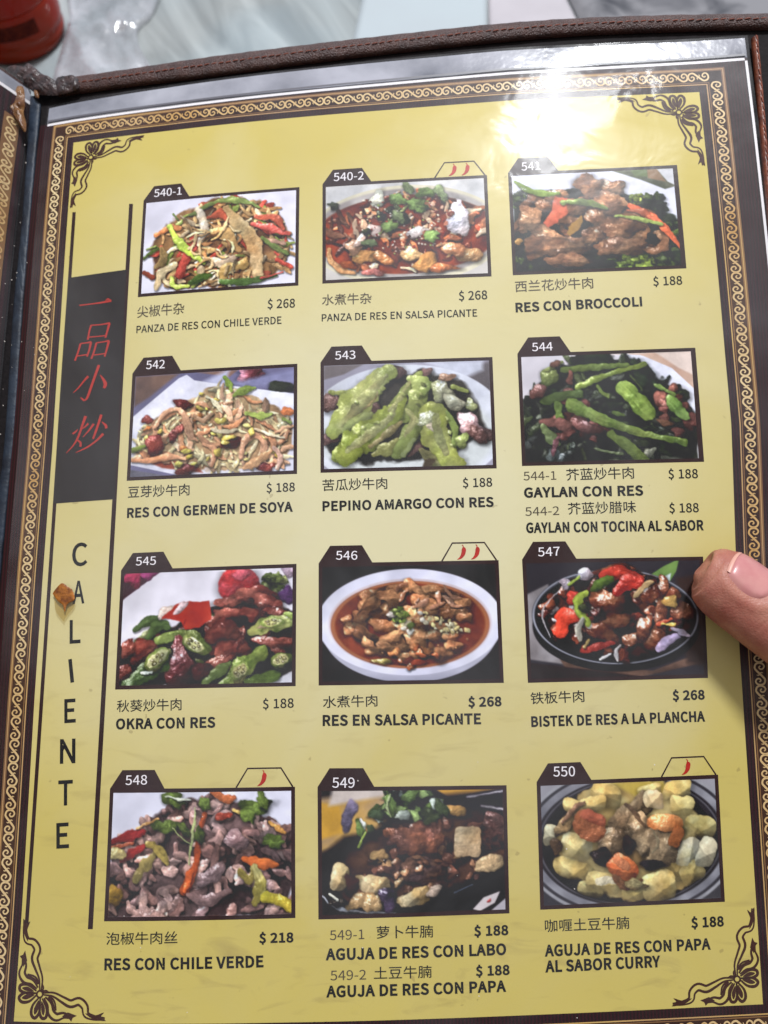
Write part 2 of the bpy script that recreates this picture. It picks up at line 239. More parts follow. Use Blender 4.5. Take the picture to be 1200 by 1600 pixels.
c腩;i8q8N997d9R7n988W 6@:Y6@8I6:6p5n5H6;586R676}7?7D7?7D5c7<5[6f5}6p5:7V5A7b5M7e5c7e:Y 6_:77D:77D976_97 6_8f7D8f7D7`6^7`6_8I 9U:l9Q:58(:58(9d9N9d9I92839283588T588T8c;$8c;$5b:l5Z:@5[:J59;55?;B5L;E5a;E929i929p9d;P9d;P:5:%:5:+:h ::8W9m7b8i7b8i7G9T7G9T6k8e6k8e6O9T6O9T5M:#5M:#6O:c6O:c6k:#6k:#7G:_7G:_7b:87b:T8P
c芥;i9V7o9V57:,57:,7o 7N7n7N7E7K6q7>6J6p6%6:5T6T567@5]7b697q6g8$7D8$7n 9}:g9}::7m::7m:g7H:g7H::6,::6,9h7H9h7H987m987m9h9}9h9}98:298:29h;L9h;L:::2:::2:g 8i9[7U8}5r8(677U7T838d9%9r84;A7X;[8+:78Q9+9;959G
c花;i:q8}9D7]9D928n928n7J7r7(816}8n7&8n6,8q5^9+5L9?5B9]5@:h5@;45D;F5T;P5q;V6P;36_;,5q:f5c9a5c9I5h9D6+9D78;;8> 7U936n806(7>6F7$7)7U7)587N587N838)9( 9S:k9S:;8':;8':k7S:k7S:;6,:;6,9h7S9h7S9>8'9>8'9h9S9h9S9;:)9;:)9h;K9h;K:;:):;:):k
c芽;i6q8V6W7;8q7;7T6G6&5j6=5I8,669T7;9W7;9W5g9T5_9J5]8I5]8V599d5?:&5L:+5g:+7;;M7;;M7]:+7]:+8`;58`;5926E926E8`9W8`9W7]767]7G8Q 9V:k9V:B7p:B7p:k7L:k7L:B6-:B6-9p7L9p7L9B7p9B7p9p9V9p9V9B:+9B:+9p;K9p;K:B:+:B:+:k
c苦;i6f7K6f587:587:5O:C5O:C59:i59:i7K9&7K9&8=;K8=;K8`9&8`9&9E8P9E8P8`6.8`6.8=8P8=8P7K 7:5r7:7):C7):C5r 9X:k9X:>7n:>7n:k7J:k7J:>6/:>6/9k7J9k7J957n957n9k9X9k9X95:,95:,9k;I9k;I:>:,:>:,:k
c萝;i9}9(:b9(:b8H9}8H 889(9=9(9=8H888H 6h9(7j9(7j8H6h8H 6-:E6-:$7I:$7I9R7m9R7m:$9Y:$9Y9R:-9R:-:$;M:$;M:E:-:E:-:k9Y:k9Y:E7m:E7m:k7I:k7I:E 7F6^8F6)7@5c635V6F567e5J9*5k:/6M:l7E:U7U:N7T877T8Q7o868);58);59G6G9G6G8)8-8)7@7H6?6r6U6W7]74:4749V6Y8k687_7#
c葵;i;+9)::8E9i8e:a9K:F9}9Y9)9:9a8l9X9A8d:#8,7Z8,858[8S9D8=9N879L6D9L6D9/8%9/7I8F6_9#6I8a71836R7f5p7T63786k7P7O7r7O7}8Q7}8Q788P7,6W7,6W6}8F6}836E7`6.7+5h6/5U6E568$5a8c6C;#58;:5T:7619%6};$6};$7,9'7,9(789(7}:'7}:'8):Y7V;D7>;[7};+7m:P85;G8h 6-:G6-:(7I:(7I9Y7m9Y7m:(9Z:(9Z9Y:.9Y:.:(;L:(;L:G:.:G:.:k9Z:k9Z:G7m:G7m:k7I:k7I:G
c蓝;i9_8E:/7j:E7?:c7P:+8T 7Z9M7Z7D8.7D8.9M 6O9<6O7P6r7P6r9< 9W:k9W:H7q:H7q:k7M:k7M:H6+:H6+:(7M:(7M9[7q9[7q:(9W:(9W9Z:,9Z:,:(;O:(;O:H:,:H:,:k 9;9W8r8}8L7o8i7[9G8[;<8[;<9+9S9+9^9O 6}736}5e6&5e6&5E;T5E;T5e:p5e:p73 7.5e7.6e7r6e7r5e 8B5e8B6e976e975e 9W5e9W6e:L6e:L5e
c西;i6,:K6,:'7n:'7n906F906F5:6j5:6j5X:`5X:`5;;55;;5909Y909Y:';K:';K:K 6j6*6j77706l7]7;8*7_89868>8^958^957a987H9?799O719g7/:Z7/:`7/:`6* 6j786j8^7m8^7h8>7[7n7B7Q 8?908?:'95:'9590 9Y8^:`8^:`7S:W7R9l7R9}7T9Y7a
c豆;i65:Q65:/;A:/;A:Q 76777[6$8/6.7X7@ 789(:79(:77m787m 6b9K6b7K:_7K:_9K 9j7?955k6*5k6*5I;M5I;M5k9[5k:C75
c铁;i6i:j6J:(5o9C628q6d9a8B9a8B:47':47;:` 6,7h6,7F7&7F7&606n5h6_5[6r5:8C6+8;6K7J6)7J7F8A7F8A7h7J7h7J8Z858Z859+6D9+6D8Z7&8Z7&7h 9d:h9d9c929c9>:R8k:W8[9S8>8]8]8K9)9A9d9A9d8r9a808J808J7}9}7}9P7/9:6R8h6(875S8Q589M60:&71:O6';?5:;X5X;26$:c6I:L7(:;7};R7};R80:580:88r:89A;F9A;F9c:89c:8:h
"""
# ---------------------------------------------------------------- printed dish pictures
import numpy as np
DW, DH = 440, 286                 # working raster of one printed picture (100 x 65 units)
UN = DW / 100.0
def _noise(seed, n=512, octs=((4, 1), (8, .8), (16, .65), (32, .5), (64, .4), (128, .3))):
    r = np.random.RandomState(seed); a = np.zeros((n, n)); tot = 0
    for k, w in octs:
        g = r.rand(k, k); x = np.arange(n) * k / n
        i = x.astype(int); f = x - i; f = f * f * (3 - 2 * f); j = (i + 1) % k
        g0 = g[i] * (1 - f)[:, None] + g[j] * f[:, None]
        a += w * (g0[:, i] * (1 - f)[None] + g0[:, j] * f[None]); tot += w
    a /= tot
    return np.clip((a - a.mean()) / a.std() * .2 + .5, 0, 1)
NZ = [_noise(11), _noise(12), _noise(13, octs=((32, 1), (64, 1), (128, .8))), _noise(14, octs=((6, 1), (12, .6), (24, .4)))]
LGT = np.array((-.42, -.62, .66)); LGT /= np.linalg.norm(LGT)
HLF = LGT + np.array((0, 0, 1)); HLF /= np.linalg.norm(HLF)

class Dish:
    def __init__(s, seed, bg):
        s.r = np.random.RandomState(seed)
        s.c = np.ones((DH, DW, 3)) * np.array(bg, float)
        n = NZ[0][:DH, :DW][..., None]; s.c *= 1 + .05 * (n - .5); s.m = np.zeros((DH, DW))
    def nz(s, k, y0, y1, x0, x1, f, off):
        yy = ((np.arange(y0, y1) * f).astype(int) + off[0]) % 512; xx = ((np.arange(x0, x1) * f).astype(int) + off[1]) % 512
        return NZ[k][yy][:, xx]
    def _box(s, xs, ys, m):
        return (max(0, int((min(xs) - m) * UN)), min(DW, int((max(xs) + m) * UN) + 2), max(0, int((min(ys) - m) * UN)), min(DH, int((max(ys) + m) * UN) + 2))
    def _lay(s, box, q, dx, dy, rpx, col, col2, gloss, tex, sh, soft, flat, rough, bump, lite, nf=None, facet=None, sink=0.0):
        x0, x1, y0, y1 = box; r = s.r
        if x1 <= x0 or y1 <= y0: return
        off = r.randint(0, 512, 2); off2 = r.randint(0, 512, 2)
        n1 = s.nz(0, y0, y1, x0, x1, 1.6, off); n2 = s.nz(2, y0, y1, x0, x1, 1.0, off2); n3 = s.nz(3, y0, y1, x0, x1, 2.2, off)
        q = q + (n3 - .5) * rough * 1.2 + (n1 - .5) * rough * .5 + (n2 - .5) * rough * .12
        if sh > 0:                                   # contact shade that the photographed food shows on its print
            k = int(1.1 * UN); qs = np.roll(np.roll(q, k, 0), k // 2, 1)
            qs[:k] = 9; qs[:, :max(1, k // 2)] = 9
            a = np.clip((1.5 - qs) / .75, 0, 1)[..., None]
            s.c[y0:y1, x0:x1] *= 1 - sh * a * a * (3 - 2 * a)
        a = np.clip((1 - q) * rpx / soft + .5, 0, 1)[..., None]
        qq = np.clip(q, 0, 1); z = np.sqrt(1 - qq * qq * .96)
        gy, gx = np.gradient(n2 * .25 + n1 * 1.3 + n3 * 2)
        nx = dx * (1 - flat) + gx * bump * 4; ny = dy * (1 - flat) + gy * bump * 4; nzz = z * (1 - flat) + flat
        L = np.sqrt(nx * nx + ny * ny + nzz * nzz) + 1e-6
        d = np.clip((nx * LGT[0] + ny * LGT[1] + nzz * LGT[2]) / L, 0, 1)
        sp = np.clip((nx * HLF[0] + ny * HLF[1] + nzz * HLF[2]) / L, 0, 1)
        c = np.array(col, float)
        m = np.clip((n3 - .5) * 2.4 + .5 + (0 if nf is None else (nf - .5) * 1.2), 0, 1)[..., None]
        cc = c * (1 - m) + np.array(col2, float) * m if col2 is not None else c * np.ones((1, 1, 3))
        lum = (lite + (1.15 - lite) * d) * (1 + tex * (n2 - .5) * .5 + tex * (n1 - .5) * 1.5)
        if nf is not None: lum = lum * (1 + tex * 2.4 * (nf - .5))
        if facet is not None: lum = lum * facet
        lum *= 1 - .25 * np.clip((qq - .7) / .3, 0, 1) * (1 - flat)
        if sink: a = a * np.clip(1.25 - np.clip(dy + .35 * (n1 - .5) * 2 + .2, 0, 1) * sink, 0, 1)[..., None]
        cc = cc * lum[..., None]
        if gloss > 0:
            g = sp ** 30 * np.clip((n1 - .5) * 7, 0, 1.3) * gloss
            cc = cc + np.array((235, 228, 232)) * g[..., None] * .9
        s.c[y0:y1, x0:x1] = s.c[y0:y1, x0:x1] * (1 - a) + np.clip(cc, 4, 250) * a
        s.m[y0:y1, x0:x1] = np.maximum(s.m[y0:y1, x0:x1], a[..., 0])
    # tube-like piece along a smoothed path
    def s_(s, pts, w, col, col2=None, gloss=.3, tex=.22, sh=.45, soft=1.2, flat=.6, rough=.42, bump=.5, lite=.56, wob=.28, fib=1.15):
        P = np.array(pts, float); w = np.array(w if hasattr(w, '__len__') else [w * .5] + [w] * (len(P) - 2) + [w * .45], float)
        if len(w) != len(P): w = np.interp(np.linspace(0, 1, len(P)), np.linspace(0, 1, len(w)), w)
        n = max(2, int(sum(np.hypot(*(P[1:] - P[:-1]).T)) / max(.3, w.min() * .16)))
        t = np.linspace(0, len(P) - 1, n + 1); i = np.clip(t.astype(int), 0, len(P) - 2); f = (t - i)[:, None]
        E = np.vstack([2 * P[0] - P[1], P, 2 * P[-1] - P[-2]])
        p0, p1, p2, p3 = E[i], E[i + 1], E[i + 2], E[i + 3]
        C = .5 * (2 * p1 + (p2 - p0) * f + (2 * p0 - 5 * p1 + 4 * p2 - p3) * f * f + (3 * p1 - p0 - 3 * p2 + p3) * f ** 3)
        W = np.interp(t, np.arange(len(P)), w); W = W * (1 + wob * np.interp(t, np.linspace(0, len(P) - 1, 7), s.r.uniform(-1, 1, 7)))
        b = s._box(C[:, 0], C[:, 1], W.max() * 1.8 + 1.6); x0, x1, y0, y1 = b
        if x1 <= x0 or y1 <= y0: return
        X, Y = np.meshgrid(np.arange(x0, x1) / UN, np.arange(y0, y1) / UN)
        DX = X[..., None] - C[:, 0]; DY = Y[..., None] - C[:, 1]
        Q = np.sqrt(DX * DX + DY * DY) / W
        k = Q.argmin(2)[..., None]
        q = np.take_along_axis(Q, k, 2)[..., 0]
        dx = (np.take_along_axis(DX, k, 2)[..., 0]) / W[k[..., 0]]; dy = (np.take_along_axis(DY, k, 2)[..., 0]) / W[k[..., 0]]
        kk = k[..., 0]; tg = np.gradient(C, axis=0); tg /= np.linalg.norm(tg, axis=1)[:, None] + 1e-9
        across = -tg[kk, 1] * dx * W[kk] + tg[kk, 0] * dy * W[kk]; o = s.r.randint(0, 400, 2); step = np.hypot(*(C[1] - C[0]))
        nf = NZ[1][(across * UN * 3.6 + o[0]).astype(int) % 512, (kk * step * UN * .55 + o[1]).astype(int) % 512]
        s._lay(b, q, np.clip(dx, -1, 1), np.clip(dy, -1, 1), W.mean() * UN, col, col2, gloss, tex, sh, soft, flat, rough, bump, lite, .5 + (nf - .5) * fib)
    # lumpy piece
    def b_(s, cx, cy, rx, ry, rot, col, col2=None, lobes=.22, nl=3, gloss=.5, tex=.25, sh=.45, soft=1.3, flat=.44, rough=.34, bump=.8, lite=.5, sq=2.0, fib=.8, facets=0, sink=0.0):
        b = s._box((cx - max(rx, ry), cx + max(rx, ry)), (cy - max(rx, ry), cy + max(rx, ry)), max(rx, ry) * .7 + 1.5); x0, x1, y0, y1 = b
        if x1 <= x0 or y1 <= y0: return
        X, Y = np.meshgrid(np.arange(x0, x1) / UN - cx, np.arange(y0, y1) / UN - cy)
        a = np.radians(rot); ca, sa = np.cos(a), np.sin(a)
        U = (X * ca + Y * sa) / rx; V = (-X * sa + Y * ca) / ry
        th = np.arctan2(V, U); R = np.ones_like(th)
        for k in range(1, nl + 1):
            R += lobes / k ** .6 * np.sin((k + 1) * th + s.r.rand() * 6.28) * s.r.uniform(.4, 1)
        rad = (np.abs(U) ** sq + np.abs(V) ** sq) ** (1 / sq)
        q = rad / R
        dx = (U * ca - V * sa) / R; dy = (U * sa + V * ca) / R
        o = s.r.randint(0, 400, 2); nf = NZ[1][(V * ry * UN * 2.6 + o[0]).astype(int) % 512, (U * rx * UN * .7 + o[1]).astype(int) % 512]; fc = None
        if facets:
            fc = np.full(rad.shape, 1.08)
            for kf in range(facets):
                an = s.r.uniform(.25, 1.35) if kf == 0 else s.r.uniform(1.6, 2.9); cut = s.r.uniform(.1, .4)
                t_ = np.clip(((U * np.cos(an) + V * np.sin(an)) - cut) / .07 + (n_ := s.r.rand()) * 0 + .5, 0, 1); fc = fc * (1 - t_) + fc * t_ * (.70 if kf == 0 else .84)
        s._lay(b, q, np.clip(dx, -1, 1), np.clip(dy, -1, 1), min(rx, ry) * UN, col, col2, gloss, tex, sh, soft, flat, rough, bump, lite, .5 + (nf - .5) * fib, fc, sink)
    # flat area (plate, cloth, sauce); soft in units
    def p_(s, pts, col, col2=None, soft=.3, tex=.08, rough=0.0, lite=1.0, grad=None):
        P = np.array(pts, float)
        b = s._box(P[:, 0], P[:, 1], soft * 2 + 2); x0, x1, y0, y1 = b
        if x1 <= x0 or y1 <= y0: return
        X, Y = np.meshgrid(np.arange(x0, x1) / UN, np.arange(y0, y1) / UN)
        off = s.r.randint(0, 512, 2); n1 = s.nz(0, y0, y1, x0, x1, 1.3, off); n3 = s.nz(3, y0, y1, x0, x1, 1, off)
        X = X + (n3 - .5) * rough; Y = Y + (s.nz(3, y0, y1, x0, x1, 2.5, off + 99) - .5) * rough
        ins = np.zeros(X.shape, bool); dist = np.full(X.shape, 1e9)
        for i in range(len(P)):
            ax, ay = P[i]; bx, by = P[(i + 1) % len(P)]
            if ay != by:
                ins ^= ((ay > Y) != (by > Y)) & (X < (bx - ax) * (Y - ay) / (by - ay) + ax)
            ex, ey = bx - ax, by - ay; t = np.clip(((X - ax) * ex + (Y - ay) * ey) / (ex * ex + ey * ey + 1e-9), 0, 1)
            dist = np.minimum(dist, np.hypot(X - ax - t * ex, Y - ay - t * ey))
        sd = np.where(ins, dist, -dist)
        s._flat(b, np.clip(sd / soft + .5, 0, 1), n1, n3, col, col2, tex, grad)
    def e_(s, cx, cy, rx, ry, col, col2=None, rot=0, soft=.3, tex=.06, ring=None, grad=None):
        x0, x1, y0, y1 = b = s._box((cx - max(rx, ry), cx + max(rx, ry)), (cy - max(rx, ry), cy + max(rx, ry)), soft * 2 + 1)
        if x1 <= x0 or y1 <= y0: return
        X, Y = np.meshgrid(np.arange(x0, x1) / UN - cx, np.arange(y0, y1) / UN - cy)
        a = np.radians(rot); U = X * np.cos(a) + Y * np.sin(a); V = -X * np.sin(a) + Y * np.cos(a)
        q = np.hypot(U / rx, V / ry); sd = (1 - q) * min(rx, ry)
        m = np.clip(sd / soft + .5, 0, 1)
        if ring: m = m * np.clip((ring - sd) / soft + .5, 0, 1)
        off = s.r.randint(0, 512, 2)
        s._flat(b, m, s.nz(0, y0, y1, x0, x1, 1.3, off), s.nz(3, y0, y1, x0, x1, 1, off), col, col2, tex, grad)
    def _flat(s, b, m, n1, n3, col, col2, tex, grad):
        x0, x1, y0, y1 = b; c = np.array(col, float) * np.ones((1, 1, 3))
        if col2 is not None:
            k = np.clip((n3 - .5) * 2.4 + .5, 0, 1)[..., None]
            if grad is not None:
                X, Y = np.meshgrid(np.arange(x0, x1) / UN, np.arange(y0, y1) / UN)
                k = np.clip((X - grad[0]) * grad[2] + (Y - grad[1]) * grad[3], 0, 1)[..., None]
            c = c * (1 - k) + np.array(col2, float) * k
        c = c * (1 + tex * 2 * (n1 - .5))[..., None]
        m = m[..., None]; s.c[y0:y1, x0:x1] = s.c[y0:y1, x0:x1] * (1 - m) + np.clip(c, 3, 250) * m
    def inside(s, P):
        P = np.array(P, float); lo, hi = P.min(0), P.max(0)
        while True:
            x, y = s.r.uniform(lo, hi); k = False
            for i in range(len(P)):
                ax, ay = P[i]; bx, by = P[(i + 1) % len(P)]
                if (ay > y) != (by > y) and x < (bx - ax) * (y - ay) / (by - ay) + ax: k = not k
            if k: return x, y
    def rs(s, n, poly, ln, w, cols, curl=.5, ang=None, **kw):
        L = sorted((s.inside(poly) for _ in range(n)), key=lambda p: p[1])
        for x, y in L:
            a = s.r.uniform(0, 6.28) if ang is None else np.radians(s.r.uniform(*ang)); l = s.r.uniform(*ln); ww = s.r.uniform(*w)
            k = s.r.uniform(-curl, curl); pts = []; px, py = x - np.cos(a) * l / 2, y - np.sin(a) * l / 2
            for i in range(4):
                pts.append((px, py)); px += np.cos(a) * l / 3; py += np.sin(a) * l / 3; a += k
            c = np.array(cols[s.r.randint(len(cols))], float) * s.r.uniform(.85, 1.12)
            s.s_(pts, ww, c, c * np.array((1.12, 1.1, 1.05)), **kw)
    def rb(s, n, poly, r, cols, asp=(.5, .95), **kw):
        L = sorted((s.inside(poly) for _ in range(n)), key=lambda p: p[1])
        for x, y in L:
            rr = s.r.uniform(*r); kw.setdefault('facets', 1); c = np.array(cols[s.r.randint(len(cols))], float) * s.r.uniform(.82, 1.15)
            s.b_(x, y, rr, rr * s.r.uniform(*asp), s.r.uniform(-60, 60), c, c * np.array((1.22, 1.2, 1.18)), **kw)
    def dots(s, n, poly, r, cols):
        for _ in range(n):
            x, y = s.inside(poly); rr = s.r.uniform(*r)
            s.b_(x, y, rr, rr * s.r.uniform(.6, 1), s.r.uniform(0, 180), cols[s.r.randint(len(cols))], None, gloss=0, sh=.15, rough=.2, lobes=.15, flat=.5)
    def leaf(s, x, y, r, rot, col=(80, 130, 50)):
        c = np.array(col, float)
        s.b_(x, y, r, r * .62, rot, c * .85, c * 1.35, lobes=.2, nl=6, gloss=.12, tex=.25, flat=.45, rough=.35, bump=.8)
        a = np.radians(rot); s.s_([(x - r * .8 * np.cos(a), y - r * .8 * np.sin(a)), (x + r * .6 * np.cos(a), y + r * .6 * np.sin(a))], .22, c * 1.5, sh=0, gloss=0)
    def frond(s, x, y, r, cols=((45, 70, 32), (70, 105, 42), (38, 60, 30)), n=26):      # broccoli head
        for i in range(n):
            a = s.r.uniform(0, 6.28); d = r * np.sqrt(s.r.rand()) * .85
            s.b_(x + d * np.cos(a), y + d * np.sin(a) * .75, r * s.r.uniform(.2, .34), r * .24, 0, cols[s.r.randint(len(cols))], None, lobes=.25, nl=5, gloss=.1, tex=.5, rough=.5, sh=.3, lite=.35)
    def done(s):
        m = s.m                                          # ragged, organic outlines inside the food only
        for _ in range(6):
            for ax in (0, 1): m = (np.roll(m, 2, ax) + m + np.roll(m, -2, ax)) / 3
        r = s.r; a = r.randint(0, 400, 4); yy, xx = np.mgrid[0:DH, 0:DW].astype(float)
        def nn(k, f, oy, ox): return NZ[k][((yy * f).astype(int) + oy) % 512, ((xx * f).astype(int) + ox) % 512] - .5
        wx = (nn(3, 5, a[0], a[1]) * 5 + nn(2, 1, a[2], a[3]) * 1.2 + nn(1, 2, a[1], a[2]) * 4) * m * UN / 4.4
        wy = (nn(3, 5, a[1], a[3]) * 5 + nn(2, 1, a[0], a[2]) * 1.2 + nn(1, 2, a[3], a[0]) * 4) * m * UN / 4.4
        X = np.clip(xx + wx, 0, DW - 1.01); Y = np.clip(yy + wy, 0, DH - 1.01); i = X.astype(int); j = Y.astype(int); f = (X - i)[..., None]; g = (Y - j)[..., None]
        C = s.c; c = (C[j, i] * (1 - f) + C[j, i + 1] * f) * (1 - g) + (C[j + 1, i] * (1 - f) + C[j + 1, i + 1] * f) * g
        fl = m[..., None]; c = c * (1 + fl * (nn(2, 1, a[3], a[1])[..., None] * .10 + nn(0, 1.5, a[0], a[3])[..., None] * .28))
        c = c * (1 + fl * nn(3, 1.2, a[2], a[0])[..., None] * np.array((.22, .10, .0)))
        lum = np.clip((NZ[3][100:100 + DH, 60:60 + DW][..., None] - .5), -.5, .5); c = c * (1 + .16 * lum)
        for ax in (0, 1): c = (np.roll(c, 1, ax) + 6 * c + np.roll(c, -1, ax)) / 8
        g = c.mean(2, keepdims=True); c = g + (c - g) * .80; gr = np.clip(c[..., 1:2] - np.maximum(c[..., 0:1], c[..., 2:3]), 0, 80); c = c + gr * np.array((.30, -.22, -.12)); c = (c - 128) * 1.05 + 130
        return np.clip(c, 0, 255)

def dish_pictures():
    out = []
    TAN = [(206, 166, 108), (188, 142, 88), (216, 184, 140), (170, 120, 70)]
    # tripe with green chile
    d = Dish(1, (212, 209, 228)); H = [(4, 36), (10, 22), (20, 14), (34, 7), (48, 2), (72, 3), (86, 13), (95, 30), (97, 50), (84, 60), (60, 63), (22, 64), (8, 57)]
    d.p_(H, (96, 60, 38), (150, 105, 60), soft=2, tex=.3, rough=6)
    d.rs(90, H, (6, 16), (1.0, 2.4), TAN + [(192, 66, 50), (190, 84, 56), (116, 150, 62)], curl=.6); d.rs(60, H, (7, 15), (.7, 1.5), TAN + [(226, 198, 156)], curl=.8, tex=.35)
    d.s_([(30, 12), (48, 4), (66, 5), (76, 10)], 2, (122, 160, 76)); d.s_([(0, 40), (9, 34)], 2.4, (84, 128, 48)); d.s_([(2, 34), (8, 32)], 1.3, (110, 150, 60)); d.s_([(19, 10), (22, 14)], 1.4, (90, 140, 60))
    d.s_([(8, 24), (16, 20), (24, 21)], 3, (206, 120, 60)); d.s_([(12, 34), (14, 42), (9, 47)], 3.2, (206, 160, 92), rough=.6); d.s_([(18, 24), (26, 30)], 2.4, (190, 150, 105))
    d.s_([(72, 22), (84, 26), (95, 31)], 3.2, (206, 76, 64), gloss=.5); d.s_([(74, 17), (86, 19), (92, 27)], 2.6, (200, 84, 56)); d.s_([(80, 34), (92, 37)], 3.4, (218, 160, 130)); d.s_([(88, 48), (97, 54)], 3, (196, 62, 44))
    d.s_([(38, 34), (46, 26), (54, 26), (58, 34), (64, 40)], 3.8, (216, 166, 96), (204, 150, 84), tex=.25, flat=.6, rough=.5, fib=.5); d.s_([(24, 32), (32, 36), (38, 30)], 3.2, (192, 44, 34), gloss=.5)
    d.s_([(35, 8), (40, 18), (40, 26), (37, 34)], 3.0, (226, 206, 182), (205, 170, 130)); d.s_([(42, 15), (52, 13), (56, 19)], 2.8, (206, 88, 56), gloss=.4)
    d.s_([(54, 9), (60, 18), (69, 28), (74, 40), (76, 57)], [2.4, 3.6, 4.6, 4.4, 3], (212, 166, 104), (224, 186, 130), tex=.2, flat=.6, rough=.5, fib=.5)
    d.s_([(44, 46), (54, 47), (62, 44)], 4, (222, 188, 152)); d.s_([(52, 62), (56, 52), (66, 50), (68, 46)], 3.2, (206, 160, 84)); d.s_([(40, 40), (47, 38)], 3.6, (210, 164, 96)); d.s_([(62, 43), (67, 44)], 2, (120, 140, 60))
    d.s_([(78, 32), (86, 39), (95, 45)], 2, (116, 166, 78), gloss=.4); d.s_([(33, 36), (28, 44), (25, 53)], [2.6, 3, 2.6], (208, 74, 60), gloss=.5)
    d.s_([(22, 46), (13, 52), (10, 62)], 3.4, (206, 176, 128)); d.s_([(1, 50), (7, 54)], 2.8, (212, 86, 52)); d.s_([(52, 61), (68, 62), (88, 59)], [1.2, 2.4, 1], (52, 108, 46)); d.s_([(78, 60), (92, 57)], 1, (196, 70, 60))
    d.s_([(32, 60), (40, 57), (45, 56)], 2.6, (60, 122, 46), gloss=.5); d.s_([(20, 55), (22, 61), (31, 62)], 2.1, (160, 196, 72), gloss=.4)
    d.s_([(17, 19), (21, 27), (29, 37), (41, 47)], [1.8, 2.6, 2.5, 1], (146, 192, 62), gloss=.4)
    d.rs(26, [(24, 20), (56, 14), (70, 34), (66, 56), (30, 50)], (7, 13), (.6, 1.2), [(222, 186, 130), (196, 150, 94), (150, 100, 58), (206, 170, 120)], curl=.8, tex=.35)
    out.append(d.done())
    # tripe in chile broth
    d = Dish(2, (196, 190, 186)); d.p_([(0, 0), (100, 0), (100, 20), (60, 6), (0, 22)], (186, 186, 190), (206, 204, 206), soft=2); d.e_(50, 36, 62, 34, (204, 196, 170)); d.e_(50, 35.5, 60, 31, (176, 170, 168), (150, 140, 140), soft=1.5); d.e_(50, 36, 57, 27, (146, 52, 26), (96, 32, 20), soft=1, tex=.3)
    H = [(4, 28), (22, 14), (45, 8), (75, 8), (96, 20), (99, 44), (80, 58), (50, 62), (14, 56)]
    d.rs(80, H, (5, 12), (.9, 2.2), [(204, 140, 96), (178, 96, 60), (120, 48, 30), (206, 172, 140), (90, 40, 28), (214, 110, 60), (176, 66, 36)], gloss=.8)
    d.rs(16, [(0, 24), (26, 20), (28, 42), (2, 46)], (9, 16), (1, 2), [(84, 46, 34), (120, 74, 54), (196, 160, 130), (60, 32, 26)], gloss=.6)
    d.s_([(2, 44), (3, 52), (10, 58), (18, 61)], 2.2, (222, 156, 96)); d.rs(9, [(78, 14), (99, 20), (99, 40), (88, 36)], (9, 14), (1.6, 2.6), [(206, 96, 56), (200, 120, 80), (214, 190, 160)])
    for a in [(24, 50, 9, 5, 10, (222, 148, 74)), (36, 52, 7, 4, 30, (214, 120, 54)), (54, 50, 7, 5, 30, (230, 176, 110)), (62, 56, 9, 5, -30, (226, 150, 70)), (72, 60, 8, 3, 5, (214, 110, 50)), (88, 52, 8, 5, -15, (222, 160, 100)), (80, 48, 7, 5, 20, (226, 140, 84)), (14, 55, 4, 3, 0, (200, 90, 40)), (30, 61, 6, 3, 10, (206, 110, 100)), (17, 43, 5, 5, 0, (216, 150, 110)), (22, 38, 6, 3, -50, (224, 180, 160))]: d.b_(*a, gloss=.9)
    d.b_(83, 27, 7, 11, -20, (236, 220, 228), (244, 234, 240), gloss=.4, tex=.1); d.b_(57, 35, 7, 4, 0, (228, 200, 196), (240, 224, 220)); d.b_(31, 33, 5, 4, 20, (214, 190, 186)); d.b_(33, 11, 5, 6, 0, (206, 212, 196), tex=.5)
    d.dots(60, [(26, 12), (74, 14), (76, 40), (46, 48), (20, 34)], (.5, 1.3), [(112, 30, 22), (150, 44, 28), (86, 26, 20)]); d.dots(34, [(66, 14), (80, 18), (80, 40), (60, 40)], (.8, 1.8), [(196, 110, 80), (220, 170, 140), (150, 40, 28)])
    d.rb(10, [(30, 14), (50, 16), (50, 34), (24, 34)], (2, 4), [(52, 66, 36), (40, 50, 34)]); d.dots(90, [(24, 10), (70, 10), (74, 46), (40, 50), (22, 34)], (.35, .9), [(232, 222, 214), (120, 160, 80), (210, 200, 180)])
    d.s_([(56, 12), (48, 20), (40, 28), (35, 34)], 1.1, (112, 140, 72)); d.leaf(5, 14, 4, 20, (54, 66, 50))
    for a in [(46, 12, 6, 10), (52, 4, 5, 60), (58, 17, 7, 20), (64, 8, 6, -10), (72, 8, 5, 80), (40, 30, 6, -30), (46, 24, 5, 40), (66, 38, 6, 10), (28, 41, 4, 0), (74, 12, 4, 70)]: d.leaf(*a, col=(82, 136, 66) if a[2] > 5 else (110, 150, 96))
    out.append(d.done())
    # beef with broccoli
    d = Dish(3, (204, 204, 222)); d.p_([(58, -2), (102, -2), (102, 12), (94, 14), (80, 7)], (96, 96, 76), (60, 70, 50), soft=.8, tex=.3); d.p_([(73, -1), (84, -1), (84, 5), (76, 4)], (86, 120, 70), soft=1.5); d.p_([(84, 0), (90, 0), (95, 9), (84, 6)], (140, 106, 74), soft=.8); d.p_([(90, 0), (101, 0), (101, 12), (96, 9)], (196, 196, 204), soft=.7)
    d.p_([(0, 16), (14, 12), (60, 12), (96, 30), (101, 40), (101, 66), (-1, 66)], (34, 46, 32), (22, 30, 24), soft=1.2, tex=.5, rough=5)
    for x, y, r in [(5, 17, 9), (84, 23, 11), (96, 42, 9), (92, 58, 10), (14, 40, 9), (6, 58, 9), (22, 62, 8), (56, 58, 9), (46, 34, 8)]: d.frond(x, y, r, n=22)
